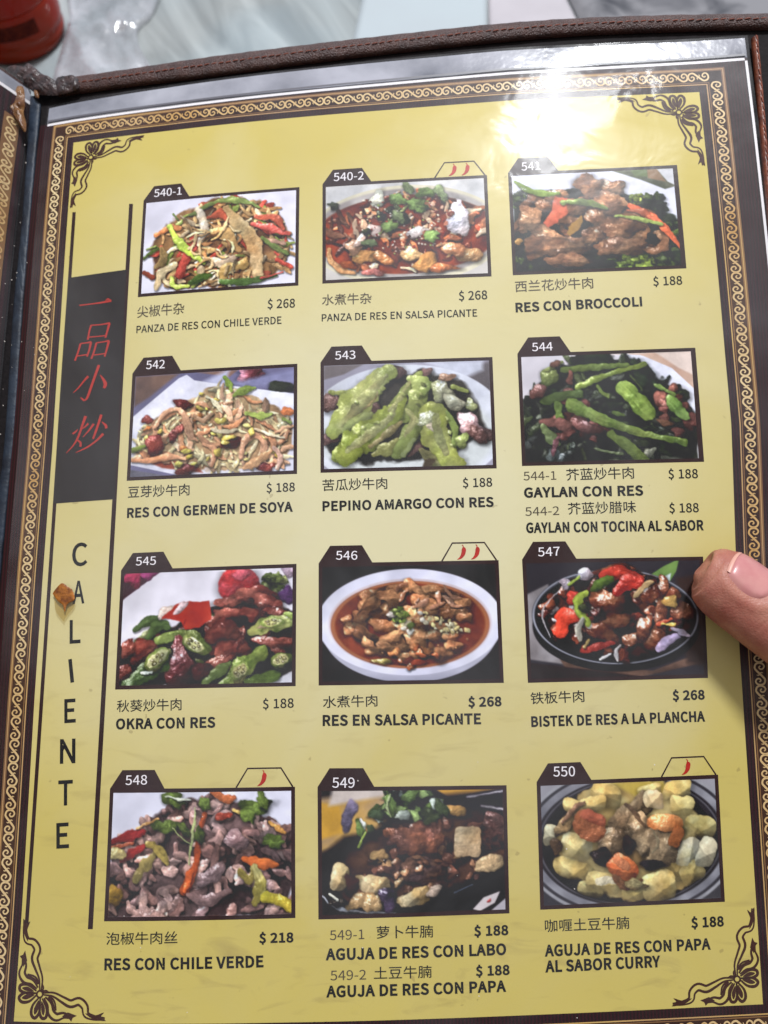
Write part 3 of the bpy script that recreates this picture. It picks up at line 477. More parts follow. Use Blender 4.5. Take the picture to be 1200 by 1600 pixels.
    d.frond(77, 20, 5.5, ((128, 160, 62), (106, 146, 56))); d.frond(74, 61, 10, ((116, 166, 52), (134, 180, 66), (90, 140, 46)), 34); d.frond(66, 64, 6, ((110, 160, 60), (96, 146, 50)))
    M = (128, 80, 52); M2 = (172, 122, 84)
    d.rb(46, [(4, 26), (24, 14), (60, 12), (84, 34), (92, 54), (40, 62), (10, 56)], (2.4, 4.6), [(104, 64, 42), (84, 52, 36), (124, 80, 54), (60, 40, 30)], gloss=.7)
    for a in [(47, 9, 8, 6.5, 0), (61, 11, 8, 5.5, 12), (60, 22, 12, 5.5, 15), (47, 26, 14, 4, 10), (13, 17, 8, 4, -25), (20, 21, 6, 5, 0), (6, 30, 5, 8, 30), (28, 15, 9, 4, 5), (34, 32, 9, 5, 20), (52, 32, 9, 6, 0), (30, 47, 14, 6, 8), (18, 50, 11, 5, -5), (42, 50, 8, 5, -20), (33, 60, 12, 4, 5), (66, 36, 13, 6, 8), (62, 47, 10, 4.5, 5), (70, 53, 12, 5, -8), (88, 47, 6, 8, 20), (20, 42, 10, 6, 30), (50, 42, 10, 5, -10), (78, 32, 9, 6, 30), (38, 24, 9, 5, -10), (56, 52, 8, 4, 10)]: d.b_(*a, M, M2, gloss=.7, tex=.3, rough=.34, lobes=.2, facets=1, flat=.5)
    d.s_([(54, 36), (66, 33), (76, 36), (78, 44), (70, 48)], 3.6, (176, 118, 72), (150, 96, 58), gloss=.7); d.b_(70, 41, 6, 2.2, 10, (52, 34, 26), gloss=0, sh=0); d.b_(84, 47, 4.5, 5, 20, (36, 26, 22), gloss=0, sh=0); d.s_([(78, 53), (86, 55), (92, 48), (90, 40)], 2.4, (150, 96, 62), gloss=.8)
    for a in [(24, 50, 17, 7, 6), (66, 37, 14, 7, 8), (60, 22, 13, 7, 14), (33, 59, 13, 4.5, 6), (48, 9, 8.5, 7.5, 0), (10, 30, 7, 10, 25), (64, 51, 14, 5.5, -4)]: d.b_(*a, (134, 86, 58), (170, 118, 80), gloss=.6, tex=.28, rough=.5, lobes=.16, flat=.6, facets=1, lite=.56)
    d.p_([(26, 16), (33, 18), (33, 26), (28, 33), (21, 37), (18, 34), (22, 27)], (214, 98, 64), (190, 72, 44), soft=.6, tex=.2, rough=3); d.p_([(42, 29), (43, 34), (39, 39), (34, 43), (32, 40), (35, 35)], (204, 156, 62), (180, 130, 46), soft=.5)
    d.s_([(2, 4), (9, 10), (18, 13), (29, 14)], [.8, 2, 2, 1], (110, 166, 66)); d.s_([(31, 20), (44, 20.5), (57, 25)], [1.4, 2, 1], (122, 176, 84)); d.s_([(72, 24), (84, 32), (92, 40), (101, 54)], [1.6, 2.8, 2.2, 1.4], (208, 86, 44)); d.s_([(70, 27), (80, 29), (88, 37)], 2, (190, 90, 54)); d.s_([(62, 30), (76, 33), (90, 37)], [.6, 1.6, 1], (116, 156, 66)); d.b_(2, 45, 3, 2, 0, (200, 140, 60))
    out.append(d.done())
    # beef with bean sprouts
    d = Dish(4, (104, 100, 140)); d.p_([(0, 0), (28, 0), (20, 6), (10, 14), (0, 20)], (128, 96, 84), (96, 74, 70), soft=2); d.p_([(40, 0), (65, 0), (60, 4)], (130, 96, 84), soft=1); d.p_([(44, 6), (60, -1), (56, 12)], (176, 178, 214), soft=3)
    d.b_(72, 2, 10, 5.5, 0, (140, 66, 80), (170, 110, 130), gloss=0, tex=.5); d.b_(92, 12, 9, 3.5, 5, (44, 54, 44), (70, 80, 60), gloss=0); d.p_([(60, 8), (101, 1), (101, 10), (70, 12)], (124, 124, 170), soft=3); d.b_(92, 12, 9, 3, 5, (44, 54, 44), gloss=0)
    d.p_([(-1, 27), (28, 3), (33, 1), (38, 5), (62, 10), (101, 17), (101, 66), (34, 66), (-1, 57)], (216, 216, 234), (204, 204, 226), soft=.4); d.p_([(-1, 60), (28, 66), (-1, 66)], (90, 88, 104), soft=.6, tex=.3)
    H = [(3, 36), (14, 28), (30, 21), (44, 13), (58, 10), (72, 17), (88, 24), (98, 34), (99, 48), (94, 60), (60, 63), (30, 61), (2, 52)]
    d.p_(H, (150, 112, 76), (190, 156, 112), soft=1.5, tex=.3, rough=5); d.p_([(2, 52), (40, 58), (45, 64), (20, 60)], (150, 60, 40), soft=1.2)
    d.rs(120, H, (7, 15), (.8, 1.5), [(222, 206, 164), (206, 188, 140), (196, 176, 128)], gloss=.3, curl=.4, sh=.3)
    d.rs(64, H, (7, 15), (1.1, 2.1), [(208, 152, 114), (196, 132, 92), (222, 172, 138)], curl=.7, gloss=.3)
    d.rb(22, H, (1.4, 2.4), [(216, 190, 84), (206, 176, 64), (222, 206, 120)], gloss=.3); d.rb(6, H, (2, 3), [(206, 120, 60)])
    for a in [(32, 20, 6, 3, 10), (27, 38, 4, 6, 30), (15, 46, 7, 6, -40), (9, 29, 4, 3, -20), (62, 46, 6, 4, -20), (34, 62, 6, 4, 0), (84, 62, 6, 3, 0)]: d.b_(*a, (98, 30, 30), (130, 54, 44), gloss=.4)
    d.s_([(14, 34), (20, 25), (28, 23), (33, 30), (37, 40), (41, 44)], 2.1, (214, 156, 118)); d.s_([(0, 54), (12, 55), (24, 53), (34, 55)], 2, (212, 142, 98)); d.s_([(38, 27), (44, 31), (50, 27)], 2, (212, 158, 116)); d.s_([(68, 55), (70, 46), (76, 42), (82, 48), (80, 58)], 2.2, (212, 156, 120)); d.s_([(70, 62), (80, 57), (86, 52)], 2.8, (222, 164, 112)); d.s_([(88, 50), (92, 56), (90, 63)], 1.8, (216, 170, 150)); d.s_([(45, 46), (52, 50), (50, 60)], 2.2, (214, 150, 110))
    d.s_([(57, 4), (60, 9), (61, 13)], 2, (120, 180, 70)); d.s_([(63, 16), (70, 13), (76, 12)], 2.4, (132, 184, 78)); d.s_([(71, 28), (80, 30), (86, 29)], 2.2, (146, 190, 84)); d.s_([(0, 48), (8, 46)], 2.4, (128, 172, 64)); d.s_([(93, 32), (98, 35)], 2, (120, 160, 70)); d.b_(96, 28, 5, 2.6, 10, (216, 116, 60)); d.s_([(46, 16), (52, 21), (56, 27)], 1.4, (226, 212, 172)); d.s_([(50, 37), (58, 39), (66, 38)], 1.5, (216, 204, 170)); d.s_([(76, 38), (86, 42), (94, 44)], 1.2, (226, 206, 170))
    for a in [(55, 32, 3, 2, 0), (60, 43, 4, 2, -10), (58, 46, 2.4, 1.6, 0), (34, 50, 3, 2, 0), (30, 58, 2.5, 1.5, 0), (54, 52, 3, 2, 30), (74, 40, 2, 3, 0)]: d.b_(*a, (218, 196, 84), gloss=.5)
    out.append(d.done())
    # bitter melon with beef
    d = Dish(5, (150, 146, 168)); d.p_([(0, 0), (24, 0), (12, 6), (0, 9)], (110, 100, 104), soft=1); d.p_([(82, 6), (101, 0), (101, 30), (92, 16)], (92, 84, 90), soft=3); d.p_([(62, 0), (96, 0), (96, 6), (84, 11)], (196, 200, 222), soft=3)
    d.e_(49, 40, 60, 39, (208, 212, 226), (196, 200, 218), soft=.6); d.e_(50, 46, 52, 30, (196, 202, 206), soft=3)
    d.p_([(0, 44), (10, 34), (30, 10), (60, 4), (84, 14), (98, 44), (80, 56), (72, 62), (30, 62), (4, 54)], (62, 58, 52), (40, 36, 34), soft=2, tex=.3, rough=5)
    for a in [(44, 6, 7, 4, -10), (6, 24, 7, 7, 0), (3, 46, 5, 4, 0), (62, 6, 4, 3, 0), (92, 46, 8, 5, 10), (52, 54, 8, 4, -30), (30, 30, 6, 5, 0), (16, 22, 5, 3, -30)]: d.b_(*a, (92, 64, 62), (120, 88, 84), gloss=.4)
    MG = dict(gloss=.35, tex=.12, rough=.5, flat=.62, bump=.4, lite=.66, fib=.35)
    d.s_([(4, 17), (14, 18), (26, 15)], 2.4, (144, 164, 84), **MG); d.s_([(40, 5), (34, 9), (24, 20), (12, 34), (5, 42)], [5, 7, 8, 6, 3], (146, 168, 80), (164, 176, 104), **MG); d.s_([(33, 16), (26, 24), (14, 34)], 3, (150, 138, 96), (128, 116, 74), sh=.1, gloss=.2, rough=.4, flat=.4)
    d.s_([(28, 32), (20, 38), (12, 42)], 4, (128, 150, 84), **MG); d.s_([(58, 7), (50, 16), (42, 26), (34, 34)], 3, (126, 152, 76), **MG); d.s_([(52, 10), (58, 14), (56, 22), (62, 28)], 5, (132, 166, 84), (150, 180, 100), **MG)
    d.s_([(60, 18), (56, 26), (46, 34), (44, 24)], 4.5, (124, 152, 74), **MG); d.s_([(52, 24), (58, 32), (52, 44), (40, 56)], 5, (120, 148, 68), (132, 150, 80), **MG); d.s_([(64, 14), (58, 20)], 5, (128, 168, 80), **MG)
    d.b_(70, 18, 8, 6, 30, (196, 190, 150), (176, 180, 120), gloss=.6); d.b_(74, 10, 5, 3, 0, (180, 130, 100)); d.s_([(78, 16), (86, 19)], 3, (120, 140, 66)); d.b_(88, 28, 4, 4, 0, (150, 160, 104)); d.b_(78, 26, 7, 4, 20, (206, 196, 160), (180, 160, 130), gloss=.6)
    d.s_([(47, 22), (44, 30), (36, 36), (24, 46), (10, 56)], [4, 4, 6, 7.5, 6.5], (140, 168, 66), (114, 138, 50), **MG); d.b_(26, 42, 6, 4.5, -30, (140, 170, 84), **MG); d.b_(14, 54, 9, 7, -30, (130, 160, 56), (140, 160, 64), **MG); d.s_([(46, 37), (38, 44), (28, 52)], 2.4, (146, 130, 84), (124, 110, 66), sh=.1)
    d.s_([(44, 48), (36, 54), (30, 57)], 4, (134, 130, 66), **MG); d.s_([(58, 40), (46, 54), (42, 58)], 4, (116, 144, 70), **MG); d.s_([(54, 48), (47, 58)], 3, (124, 150, 92), **MG)
    d.s_([(66, 30), (66, 42), (71, 54), (73, 64)], [8, 9, 8.4, 7], (142, 162, 68), (150, 158, 80), **MG); d.s_([(74, 32), (78, 42), (78, 52)], 3, (120, 160, 76), **MG); d.b_(65, 40, 5, 3, 20, (208, 188, 160), gloss=1.2, sh=0, flat=.6); d.b_(62, 35, 6, 4, 0, (176, 184, 140), gloss=1, sh=0)
    d.b_(87, 40, 9, 7, 20, (106, 72, 72), (150, 118, 122), gloss=1.2, tex=.5); d.b_(92, 46, 7, 4, 20, (92, 60, 56)); d.s_([(58, 55), (64, 61), (68, 64)], 3, (138, 134, 84)); d.b_(82, 50, 4, 4, 0, (130, 160, 84)); d.p_([(60, 60), (66, 60), (64, 66), (58, 66)], (70, 56, 40), soft=1)
    for P_, w_ in (([(38, 8), (30, 16), (20, 27), (10, 38)], [1.5, 3, 3.2, 1.2]), ([(44, 26), (38, 36), (26, 46), (14, 53)], [1, 2.2, 2.8, 1.6]), ([(67, 34), (68, 44), (72, 56)], [2.4, 3.4, 2.6]), ([(50, 30), (54, 36), (48, 46)], [1.2, 2, 1.2]), ([(52, 12), (46, 22), (39, 30)], [.8, 1.4, .8])):
        d.s_(P_, w_, (166, 172, 104), (150, 146, 92), sh=0, gloss=.25, flat=.8, tex=.2, rough=.5)
    for x, y, w_ in [(34, 18, 1.6), (20, 24, 1.5), (48, 20, 1.4), (60, 14, 1.6), (24, 40, 1.6), (32, 37, 1.5), (40, 32, 1.3), (56, 26, 1.4), (74, 36, 1.5), (75, 44, 1.5), (76, 52, 1.4), (58, 20, 1.3)]: d.b_(x, y, w_, w_ * .8, 20, (150, 176, 92), (170, 192, 110), gloss=.5, sh=.25)
    out.append(d.done())
    # gai lan with beef
    d = Dish(6, (206, 200, 212)); d.p_([(50, 0), (101, 0), (101, 24), (88, 10), (70, 1)], (186, 146, 126), (196, 160, 140), soft=.8); d.p_([(79, 0), (101, 0), (101, 15), (92, 10)], (212, 190, 180), soft=1.2); d.p_([(60, 0), (72, 2), (88, 10), (101, 24), (101, 40), (80, 20)], (216, 218, 238), soft=.5)
    H = [(-1, 34), (8, 20), (18, 6), (30, 3), (45, 1), (64, 4), (78, 14), (92, 26), (100, 44), (99, 66), (-1, 66)]
    d.p_(H, (36, 40, 32), (22, 26, 22), soft=1.4, tex=.6, rough=6)
    d.rb(40, H, (4, 8), [(30, 42, 30), (22, 30, 24), (40, 54, 38)], gloss=.35, tex=.5); d.rs(90, H, (6, 16), (1.2, 2.6), [(34, 48, 32), (26, 34, 28), (44, 60, 38), (60, 66, 60)], gloss=.25, tex=.4); d.rb(9, [(0, 44), (24, 46), (36, 62), (2, 64)], (3, 6), [(40, 52, 44), (60, 66, 66), (30, 36, 32)], gloss=.5)
    d.rb(20, [(4, 22), (30, 20), (44, 40), (60, 56), (20, 52)], (3, 5), [(120, 72, 66), (96, 54, 50)], gloss=.3); d.rb(14, [(70, 24), (90, 20), (99, 34), (98, 62), (84, 48)], (3, 5.5), [(116, 70, 62), (90, 52, 48)], gloss=.3)
    d.leaf(44, 4, 11, 5, (32, 52, 34)); d.leaf(72, 14, 10, 40, (30, 46, 32)); G = dict(gloss=.35, tex=.15, rough=.15)
    d.b_(16, 13, 7, 5, -40, (114, 140, 72), **G); d.s_([(15, 8), (24, 4)], 2.6, (126, 150, 80), **G); d.b_(20, 5, 3, 2.4, 0, (120, 76, 62)); d.s_([(24, 9), (44, 8), (62, 7)], [1.6, 2.2, 1.6], (88, 130, 60), **G); d.s_([(32, 20), (50, 13), (72, 7)], [2.2, 1.8, 1.6], (110, 150, 60), **G)
    d.s_([(12, 28), (22, 25), (33, 24)], [2, 3, 3.4], (74, 116, 58), **G); d.b_(28, 14, 2.2, 5, 0, (120, 72, 62)); d.b_(9, 22, 4.5, 6, 20, (124, 76, 70)); d.s_([(20, 30), (21, 38)], 4.4, (78, 124, 56), **G); d.s_([(44, 20), (50, 27)], 2.6, (94, 136, 60), **G)
    d.s_([(60, 22), (66, 29), (72, 37)], [4.6, 5.4, 4], (88, 148, 54), (118, 172, 74), **G); d.s_([(52, 36), (58, 38)], 2, (70, 110, 50), **G); d.s_([(64, 14), (70, 22)], 1.2, (80, 110, 60)); d.s_([(78, 20), (88, 26)], 2.6, (86, 140, 64), **G); d.s_([(85, 28), (90, 35), (95, 40)], 4, (72, 140, 60), (100, 170, 84), **G)
    d.b_(20, 42, 8, 4, 10, (118, 74, 68)); d.b_(36, 44, 10, 4, 20, (104, 62, 58)); d.s_([(11, 44), (15, 50), (19, 54)], 3.6, (76, 106, 62), **G); d.s_([(50, 49), (58, 55), (69, 66)], [2, 2.8, 2.6], (92, 136, 62), **G); d.b_(82, 43, 5, 2, 20, (120, 80, 60)); d.b_(17, 56, 2.2, 6, 10, (104, 60, 66))
    d.s_([(29, 31), (42, 38), (56, 45), (72, 50), (92, 55)], [3.6, 3.2, 2.6, 2, 1.8], (86, 136, 54), (116, 160, 76), **G); d.s_([(86, 54), (93, 57)], 2, (74, 120, 54), **G); d.s_([(40, 58), (56, 61)], 1.6, (62, 84, 56)); d.s_([(33, 58), (34, 64)], 2, (70, 84, 56))
    out.append(d.done())
    # okra with beef
    d = Dish(7, (216, 212, 228)); d.p_([(-1, -1), (23, -1), (-1, 16)], (70, 24, 50), (60, 20, 36), soft=.5); d.b_(6, 3, 6, 5, 0, (166, 40, 84), sh=0, gloss=0); d.b_(15, 1, 5, 3, 0, (150, 50, 110), sh=0, gloss=0)
    d.b_(69, 9, 12, 11, 0, (206, 46, 52), (214, 72, 84), gloss=.1, lobes=.04, soft=4, rough=.1); d.b_(70, 3, 6, 3, 0, (226, 90, 110), sh=0, gloss=0, soft=5); d.frond(88, 9, 9, ((92, 122, 60), (70, 100, 50), (130, 150, 90)), 24); d.b_(97, 16, 6, 6, 0, (84, 44, 104), sh=.1, gloss=.2, soft=3); d.b_(98, 2, 5, 4, 0, (170, 150, 180), sh=0, gloss=0, soft=3)
    d.p_([(0, 42), (8, 40), (16, 36), (30, 30), (56, 20), (74, 14), (90, 20), (101, 26), (101, 58), (84, 66), (-1, 66)], (44, 26, 22), (30, 18, 16), soft=1.2, tex=.5, rough=4); d.p_([(84, 66), (101, 58), (101, 66)], (196, 196, 210), soft=1)
    MR = (104, 40, 34); M2 = (142, 72, 60)
    d.s_([(8, 33), (16, 28), (22, 26)], 3, (60, 106, 54)); d.s_([(9, 40), (18, 33)], 3.4, (116, 134, 84)); d.s_([(16, 38), (22, 31), (28, 32)], 3.6, (64, 116, 56), gloss=.5); d.b_(26, 23, 5, 3, -20, (214, 190, 180))
    d.rb(40, [(10, 44), (40, 34), (60, 20), (96, 28), (96, 56), (20, 62)], (2.4, 5), [(84, 32, 28), (110, 48, 40), (60, 24, 22), (56, 70, 34)], gloss=.6, flat=.6)
    for a in [(64, 18, 10, 4, -10), (78, 15, 10, 6, 10), (86, 20, 9, 5, 20), (66, 26, 12, 5, -5), (92, 26, 8, 3, 10), (78, 26, 6, 4, 0), (14, 46, 8, 6, -20), (56, 30, 6, 4, 10), (90, 42, 12, 4, 5), (3, 58, 5, 6, 0), (4, 44, 5, 5, 0)]: d.b_(*a, MR, M2, gloss=.8, tex=.3, flat=.6, facets=1, rough=.45)
    d.p_([(24, 27), (31, 19), (40, 17), (52, 18), (53, 28), (46, 33), (38, 34), (36, 29)], (210, 58, 36), (190, 40, 26), soft=.6, tex=.15, rough=2); d.b_(35, 21, 5, 2, -40, (222, 190, 196), sh=0, gloss=0); d.s_([(38, 28), (36, 33)], .5, (150, 30, 22), sh=0)
    d.s_([(76, 36), (86, 32), (99, 30)], [3, 4, 3.4], (82, 122, 50), (160, 170, 90), gloss=.6); d.b_(86, 32, 7, 1.8, -8, (206, 176, 136), sh=0, gloss=.3); d.s_([(96, 26), (101, 28)], 3, (110, 150, 60))
    d.b_(65, 42, 12, 10, -25, MR, M2, gloss=.8, tex=.3, flat=.62, facets=1, rough=.45); d.b_(60, 36, 9, 6, -10, (110, 46, 40), M2, gloss=1.3); d.b_(58, 52, 8, 4, -20, (96, 34, 28), M2, gloss=.8)
    d.s_([(22, 39), (32, 37), (42, 39), (50, 45)], [3, 3.6, 5, 3.4], (86, 128, 50), (120, 156, 72), gloss=.5); d.b_(43, 42, 7, 3.6, 30, (196, 196, 126), (160, 160, 80), gloss=.6, sh=0); d.b_(46, 44, 2.4, 1.4, 30, (226, 222, 206), sh=0)
    d.b_(35, 54, 9, 12, -15, (98, 36, 38), (124, 64, 62), gloss=.7, flat=.62, facets=1, rough=.45); d.b_(48, 58, 5, 6, 0, (84, 34, 34), gloss=1)
    d.s_([(6, 66), (14, 58), (24, 52)], [5, 5.6, 4], (50, 102, 46), gloss=.6); d.b_(22, 51, 8, 4.4, -38, (186, 184, 116), (150, 140, 74), gloss=.4, tex=.5); d.b_(22, 51, 5, 2.4, -38, (150, 138, 76), sh=0, gloss=0); d.dots(12, [(17, 53), (26, 46), (28, 49), (19, 56)], (.6, 1), [(226, 214, 150), (120, 90, 50)]); d.s_([(13, 58), (19, 58)], 1.4, (206, 216, 206))
    d.s_([(62, 66), (72, 56), (82, 48)], [3, 5, 3.6], (98, 154, 54), (140, 180, 80), gloss=.5); d.s_([(74, 64), (86, 62), (92, 60)], 4, (80, 140, 52), gloss=.4); d.b_(70, 60, 6, 3.6, -45, (176, 170, 90), gloss=.4, sh=0); d.s_([(50, 64), (58, 58), (64, 54)], 3, (84, 130, 60)); d.b_(94, 53, 6, 5, -20, (90, 136, 52)); d.b_(93, 53, 4, 3, -20, (176, 176, 100), tex=.5)
    for x, y, rx, ry, ro in ((22, 50, 8.6, 4.6, -38), (43, 42, 7.6, 4, 30), (93, 52, 5, 4, -20), (70, 58, 6, 3.6, -45), (88, 31, 7, 2.6, -8)):
        d.b_(x, y, rx, ry, ro, (110, 150, 62), (140, 176, 84), lobes=.05, gloss=.2, sh=.3, flat=.7, rough=.1); d.b_(x, y, rx * .82, ry * .78, ro, (206, 204, 142), (186, 182, 110), lobes=.08, gloss=.3, sh=0, flat=.8, rough=.2)
        for k in range(5):
            t = np.radians(ro) + k * 1.257 + .4; q = np.radians(ro); ex, ey = np.cos(k * 1.257) * rx * .42, np.sin(k * 1.257) * ry * .42
            d.b_(x + ex * np.cos(q) - ey * np.sin(q), y + ex * np.sin(q) + ey * np.cos(q), rx * .2, ry * .24, ro, (126, 120, 62), (110, 96, 52), sh=0, gloss=0, lobes=.1); d.b_(x + ex * np.cos(q) - ey * np.sin(q), y + ex * np.sin(q) + ey * np.cos(q), rx * .1, ry * .12, ro, (232, 224, 180), sh=0, gloss=.4, lobes=.1)
    out.append(d.done())
    # beef in chile broth, white bowl
    d = Dish(8, (38, 32, 36)); d.e_(50, 36, 50, 30, (176, 176, 200), (150, 150, 176), soft=.5, tex=.02, grad=(50, 60, 0, .2)); d.e_(50, 32, 53, 30, (218, 218, 240), (206, 206, 232), soft=.5, tex=.02); d.e_(50, 33, 46.5, 25.5, (196, 180, 190), soft=.8); d.e_(50, 33.5, 45, 24.5, (136, 52, 28), (104, 36, 20), soft=.8, tex=.2); d.e_(50, 33.5, 45, 24.5, (170, 96, 56), soft=.8, ring=1.2)
    M = (146, 88, 52); M2 = (176, 118, 74)
    for a in [(30, 16, 8, 3.6, -20), (44, 14, 8, 3.4, -10), (52, 13, 6, 4, 20), (60, 17, 8, 4, 10), (70, 18, 9, 3.5, 15), (78, 22, 6, 5, 10), (24, 23, 4, 7, 20), (34, 26, 8, 7, -10), (42, 22, 6, 5, 0), (66, 26, 9, 4, 8), (74, 28, 8, 4, 0), (18, 36, 6, 6, 20), (26, 40, 7, 4, 30), (14, 31, 4, 3, 0), (48, 36, 9, 9, 0), (54, 42, 8, 7, 10), (44, 46, 6, 5, 20), (64, 40, 7, 3, -10), (72, 41, 6, 2.4, 5), (30, 48, 6, 3, 0), (48, 52, 6, 3, 20), (66, 50, 7, 4, 15), (74, 46, 5, 3, 0), (56, 20, 5, 4, 0), (26, 44, 4, 3, 40), (34, 34, 7, 4, 10), (40, 40, 6, 4, -20), (22, 30, 5, 4, 20), (58, 33, 8, 4, 10), (60, 24, 8, 4, 15), (36, 46, 6, 3, 10), (56, 50, 7, 3, -10), (82, 30, 4, 3, 20), (52, 28, 7, 5, 0), (28, 24, 7, 5, -15), (70, 36, 7, 3, 5), (40, 18, 8, 4, -5), (64, 14, 7, 3, 5)]: d.b_(*a, M, M2, gloss=.45, tex=.5, lobes=.26, sink=.75, flat=.5, lite=.55, facets=1)
    d.rs(10, [(40, 10), (80, 16), (82, 28), (50, 22)], (7, 12), (.9, 1.5), [(166, 112, 84), (140, 88, 62)], gloss=.6)
    d.rb(12, [(30, 46), (70, 46), (80, 50), (50, 58)], (1.5, 3), [(156, 76, 40), (186, 110, 60), (130, 50, 28)], gloss=.8); d.b_(34, 54, 5, 1.8, 5, (150, 130, 60)); d.b_(54, 55, 4, 2, 0, (170, 60, 34))
    d.dots(44, [(56, 26), (62, 27), (84, 37), (82, 40), (66, 38)], (.8, 1.5), [(222, 206, 150), (206, 186, 120), (230, 220, 180)]); d.dots(14, [(44, 26), (60, 26), (62, 36), (46, 36)], (.8, 1.6), [(226, 220, 206), (200, 190, 160)]); d.frond(44, 28, 5.5, ((108, 166, 66), (80, 136, 54), (140, 186, 90)), 18); d.b_(50, 37, 2.4, 1.8, 0, (232, 226, 214)); d.b_(39, 28, 2, 1.6, 0, (230, 224, 220)); d.b_(50, 34, 2, 1.4, 0, (90, 130, 60)); d.dots(16, [(20, 40), (84, 40), (80, 48), (30, 50)], (.4, .8), [(206, 140, 90)])
    out.append(d.done())
    # beef on the iron plate
    d = Dish(9, (48, 44, 52)); d.p_([(-1, 18), (12, 12), (20, 50), (50, 62), (-1, 54)], (150, 144, 150), (126, 118, 122), soft=1.2); d.p_([(8, 38), (16, 50), (34, 58), (70, 62), (100, 52), (101, 58), (60, 66), (20, 60)], (106, 76, 62), (70, 48, 40), soft=1, tex=.3); d.p_([(-1, 56), (30, 60), (70, 66), (-1, 66)], (44, 28, 30), soft=1); d.p_([(86, 10), (101, 8), (101, 60), (90, 58)], (60, 40, 34), soft=3)
    d.p_([(71, 8), (79, 3), (88, -1), (86, 6), (82, 12), (76, 11)], (66, 150, 66), (96, 176, 84), soft=.5); d.p_([(79, 9), (83, 7), (82, 12)], (196, 216, 220), soft=.8)
    d.e_(50, 37, 48, 25, (22, 20, 24), soft=.5, rot=2); d.e_(50, 31, 48, 27, (70, 72, 84), soft=.6, rot=2); d.e_(50, 31.5, 46.5, 25.6, (26, 22, 28), soft=.6, rot=2); d.e_(50, 31, 47.6, 26.8, (150, 152, 168), soft=.4, rot=2, ring=.5, grad=(0, 0, 0, 0))
    H = [(8, 24), (22, 12), (40, 6), (60, 4), (78, 12), (94, 28), (92, 40), (76, 50), (56, 54), (30, 50), (14, 42)]
    d.p_(H, (56, 28, 22), (36, 18, 16), soft=1.4, tex=.5, rough=5); d.rb(16, [(8, 24), (30, 10), (46, 8), (30, 30), (16, 44)], (2, 4), [(96, 50, 40), (180, 150, 140), (70, 34, 28), (196, 186, 196)], gloss=.8)
    d.rb(80, H, (2, 4.4), [(104, 46, 32), (84, 34, 26), (124, 62, 42), (66, 26, 22)], gloss=1.3, tex=.4)
    for a in [(76, 32, 4.2, 11, 5), (88, 28, 5, 8, -30), (78, 14, 3, 7, 0), (70, 18, 6, 6, 20), (46, 22, 10, 7, 0), (50, 34, 8, 5, 0), (42, 40, 9, 5, 20), (60, 44, 7, 4, 0), (72, 44, 5, 7, 30), (66, 38, 4, 8, 20), (52, 4, 8, 3, -10), (84, 20, 4, 5, 0)]: d.b_(*a, (112, 50, 32), (156, 92, 62), gloss=1.3, tex=.35)
    d.b_(34, 7, 6, 3, -10, (176, 164, 176), (140, 120, 130), gloss=.3, flat=.7); d.b_(22, 12, 4, 3, 0, (150, 136, 150), flat=.7); d.s_([(24, 13), (30, 8)], 1.6, (130, 176, 60)); d.s_([(46, 8), (54, 6), (64, 11)], [3, 4.4, 3], (210, 54, 38), gloss=.5); d.s_([(52, 17), (58, 12), (64, 13)], [3, 4.4, 3], (196, 40, 28), gloss=.5); d.b_(43, 12, 6.5, 3, -15, (84, 160, 58), gloss=.6)
    d.b_(26, 20, 4, 3.6, 0, (200, 50, 36)); d.s_([(18, 38), (20, 31), (27, 30)], [4, 4.6, 3], (206, 56, 36), gloss=.5); d.s_([(34, 17), (29, 21), (29, 28), (34, 34)], [1.4, 2.4, 2.6, 2.4], (134, 176, 56), gloss=.4); d.b_(32, 26, 3, 2.4, 0, (60, 74, 36)); d.s_([(31, 32), (28, 38), (29, 44)], 1.8, (206, 196, 176)); d.s_([(30, 50), (38, 48), (48, 46)], 2.4, (166, 44, 34)); d.s_([(31, 48), (34, 44)], 1.6, (190, 160, 90))
    d.s_([(62, 20), (68, 14), (72, 12)], 1.8, (206, 166, 110)); d.b_(82, 23, 4.6, 3.6, -30, (196, 150, 70)); d.s_([(74, 36), (82, 33)], 2, (190, 70, 40)); d.s_([(76, 36), (84, 36)], 1.4, (190, 160, 70)); d.s_([(74, 50), (80, 45), (86, 43)], [2, 2.6, 1.4], (176, 156, 196), gloss=.4); d.s_([(82, 38), (88, 41), (92, 43)], 1.7, (196, 180, 210)); d.s_([(40, 55), (46, 52)], 1.5, (206, 202, 206)); d.s_([(50, 56), (49, 51), (52, 48)], 1.4, (196, 186, 186)); d.s_([(18, 16), (8, 28), (12, 42)], .5, (200, 196, 206), sh=0)
    out.append(d.done())
    # beef with pickled chile
    d = Dish(10, (212, 212, 234)); H = [(-1, 30), (12, 22), (28, 10), (44, 3), (66, 4), (80, 12), (94, 18), (101, 26), (101, 66), (-1, 66)]
    d.p_(H, (88, 66, 66), (60, 44, 46), soft=1.5, tex=.5, rough=5); BF = [(160, 122, 118), (140, 102, 100), (172, 136, 132), (120, 86, 84)]
    d.rb(60, H, (2, 4), [(96, 70, 70), (78, 56, 56)], gloss=.2); d.rs(130, H, (7, 14), (1.5, 2.9), BF, curl=.8, gloss=.35, rough=.5, tex=.34)
    d.s_([(0, 26), (10, 23), (18, 21)], 2.6, (186, 44, 46), gloss=.4); d.s_([(6, 36), (14, 31), (20, 28)], 2.4, (176, 44, 40)); d.s_([(0, 29), (12, 27)], 1.8, (206, 90, 50)); d.s_([(14, 19), (26, 14)], 1.4, (206, 150, 80)); d.b_(3, 32, 5.4, 4, 0, (206, 178, 106), gloss=.4); d.b_(2, 54, 4, 6, 0, (170, 130, 40))
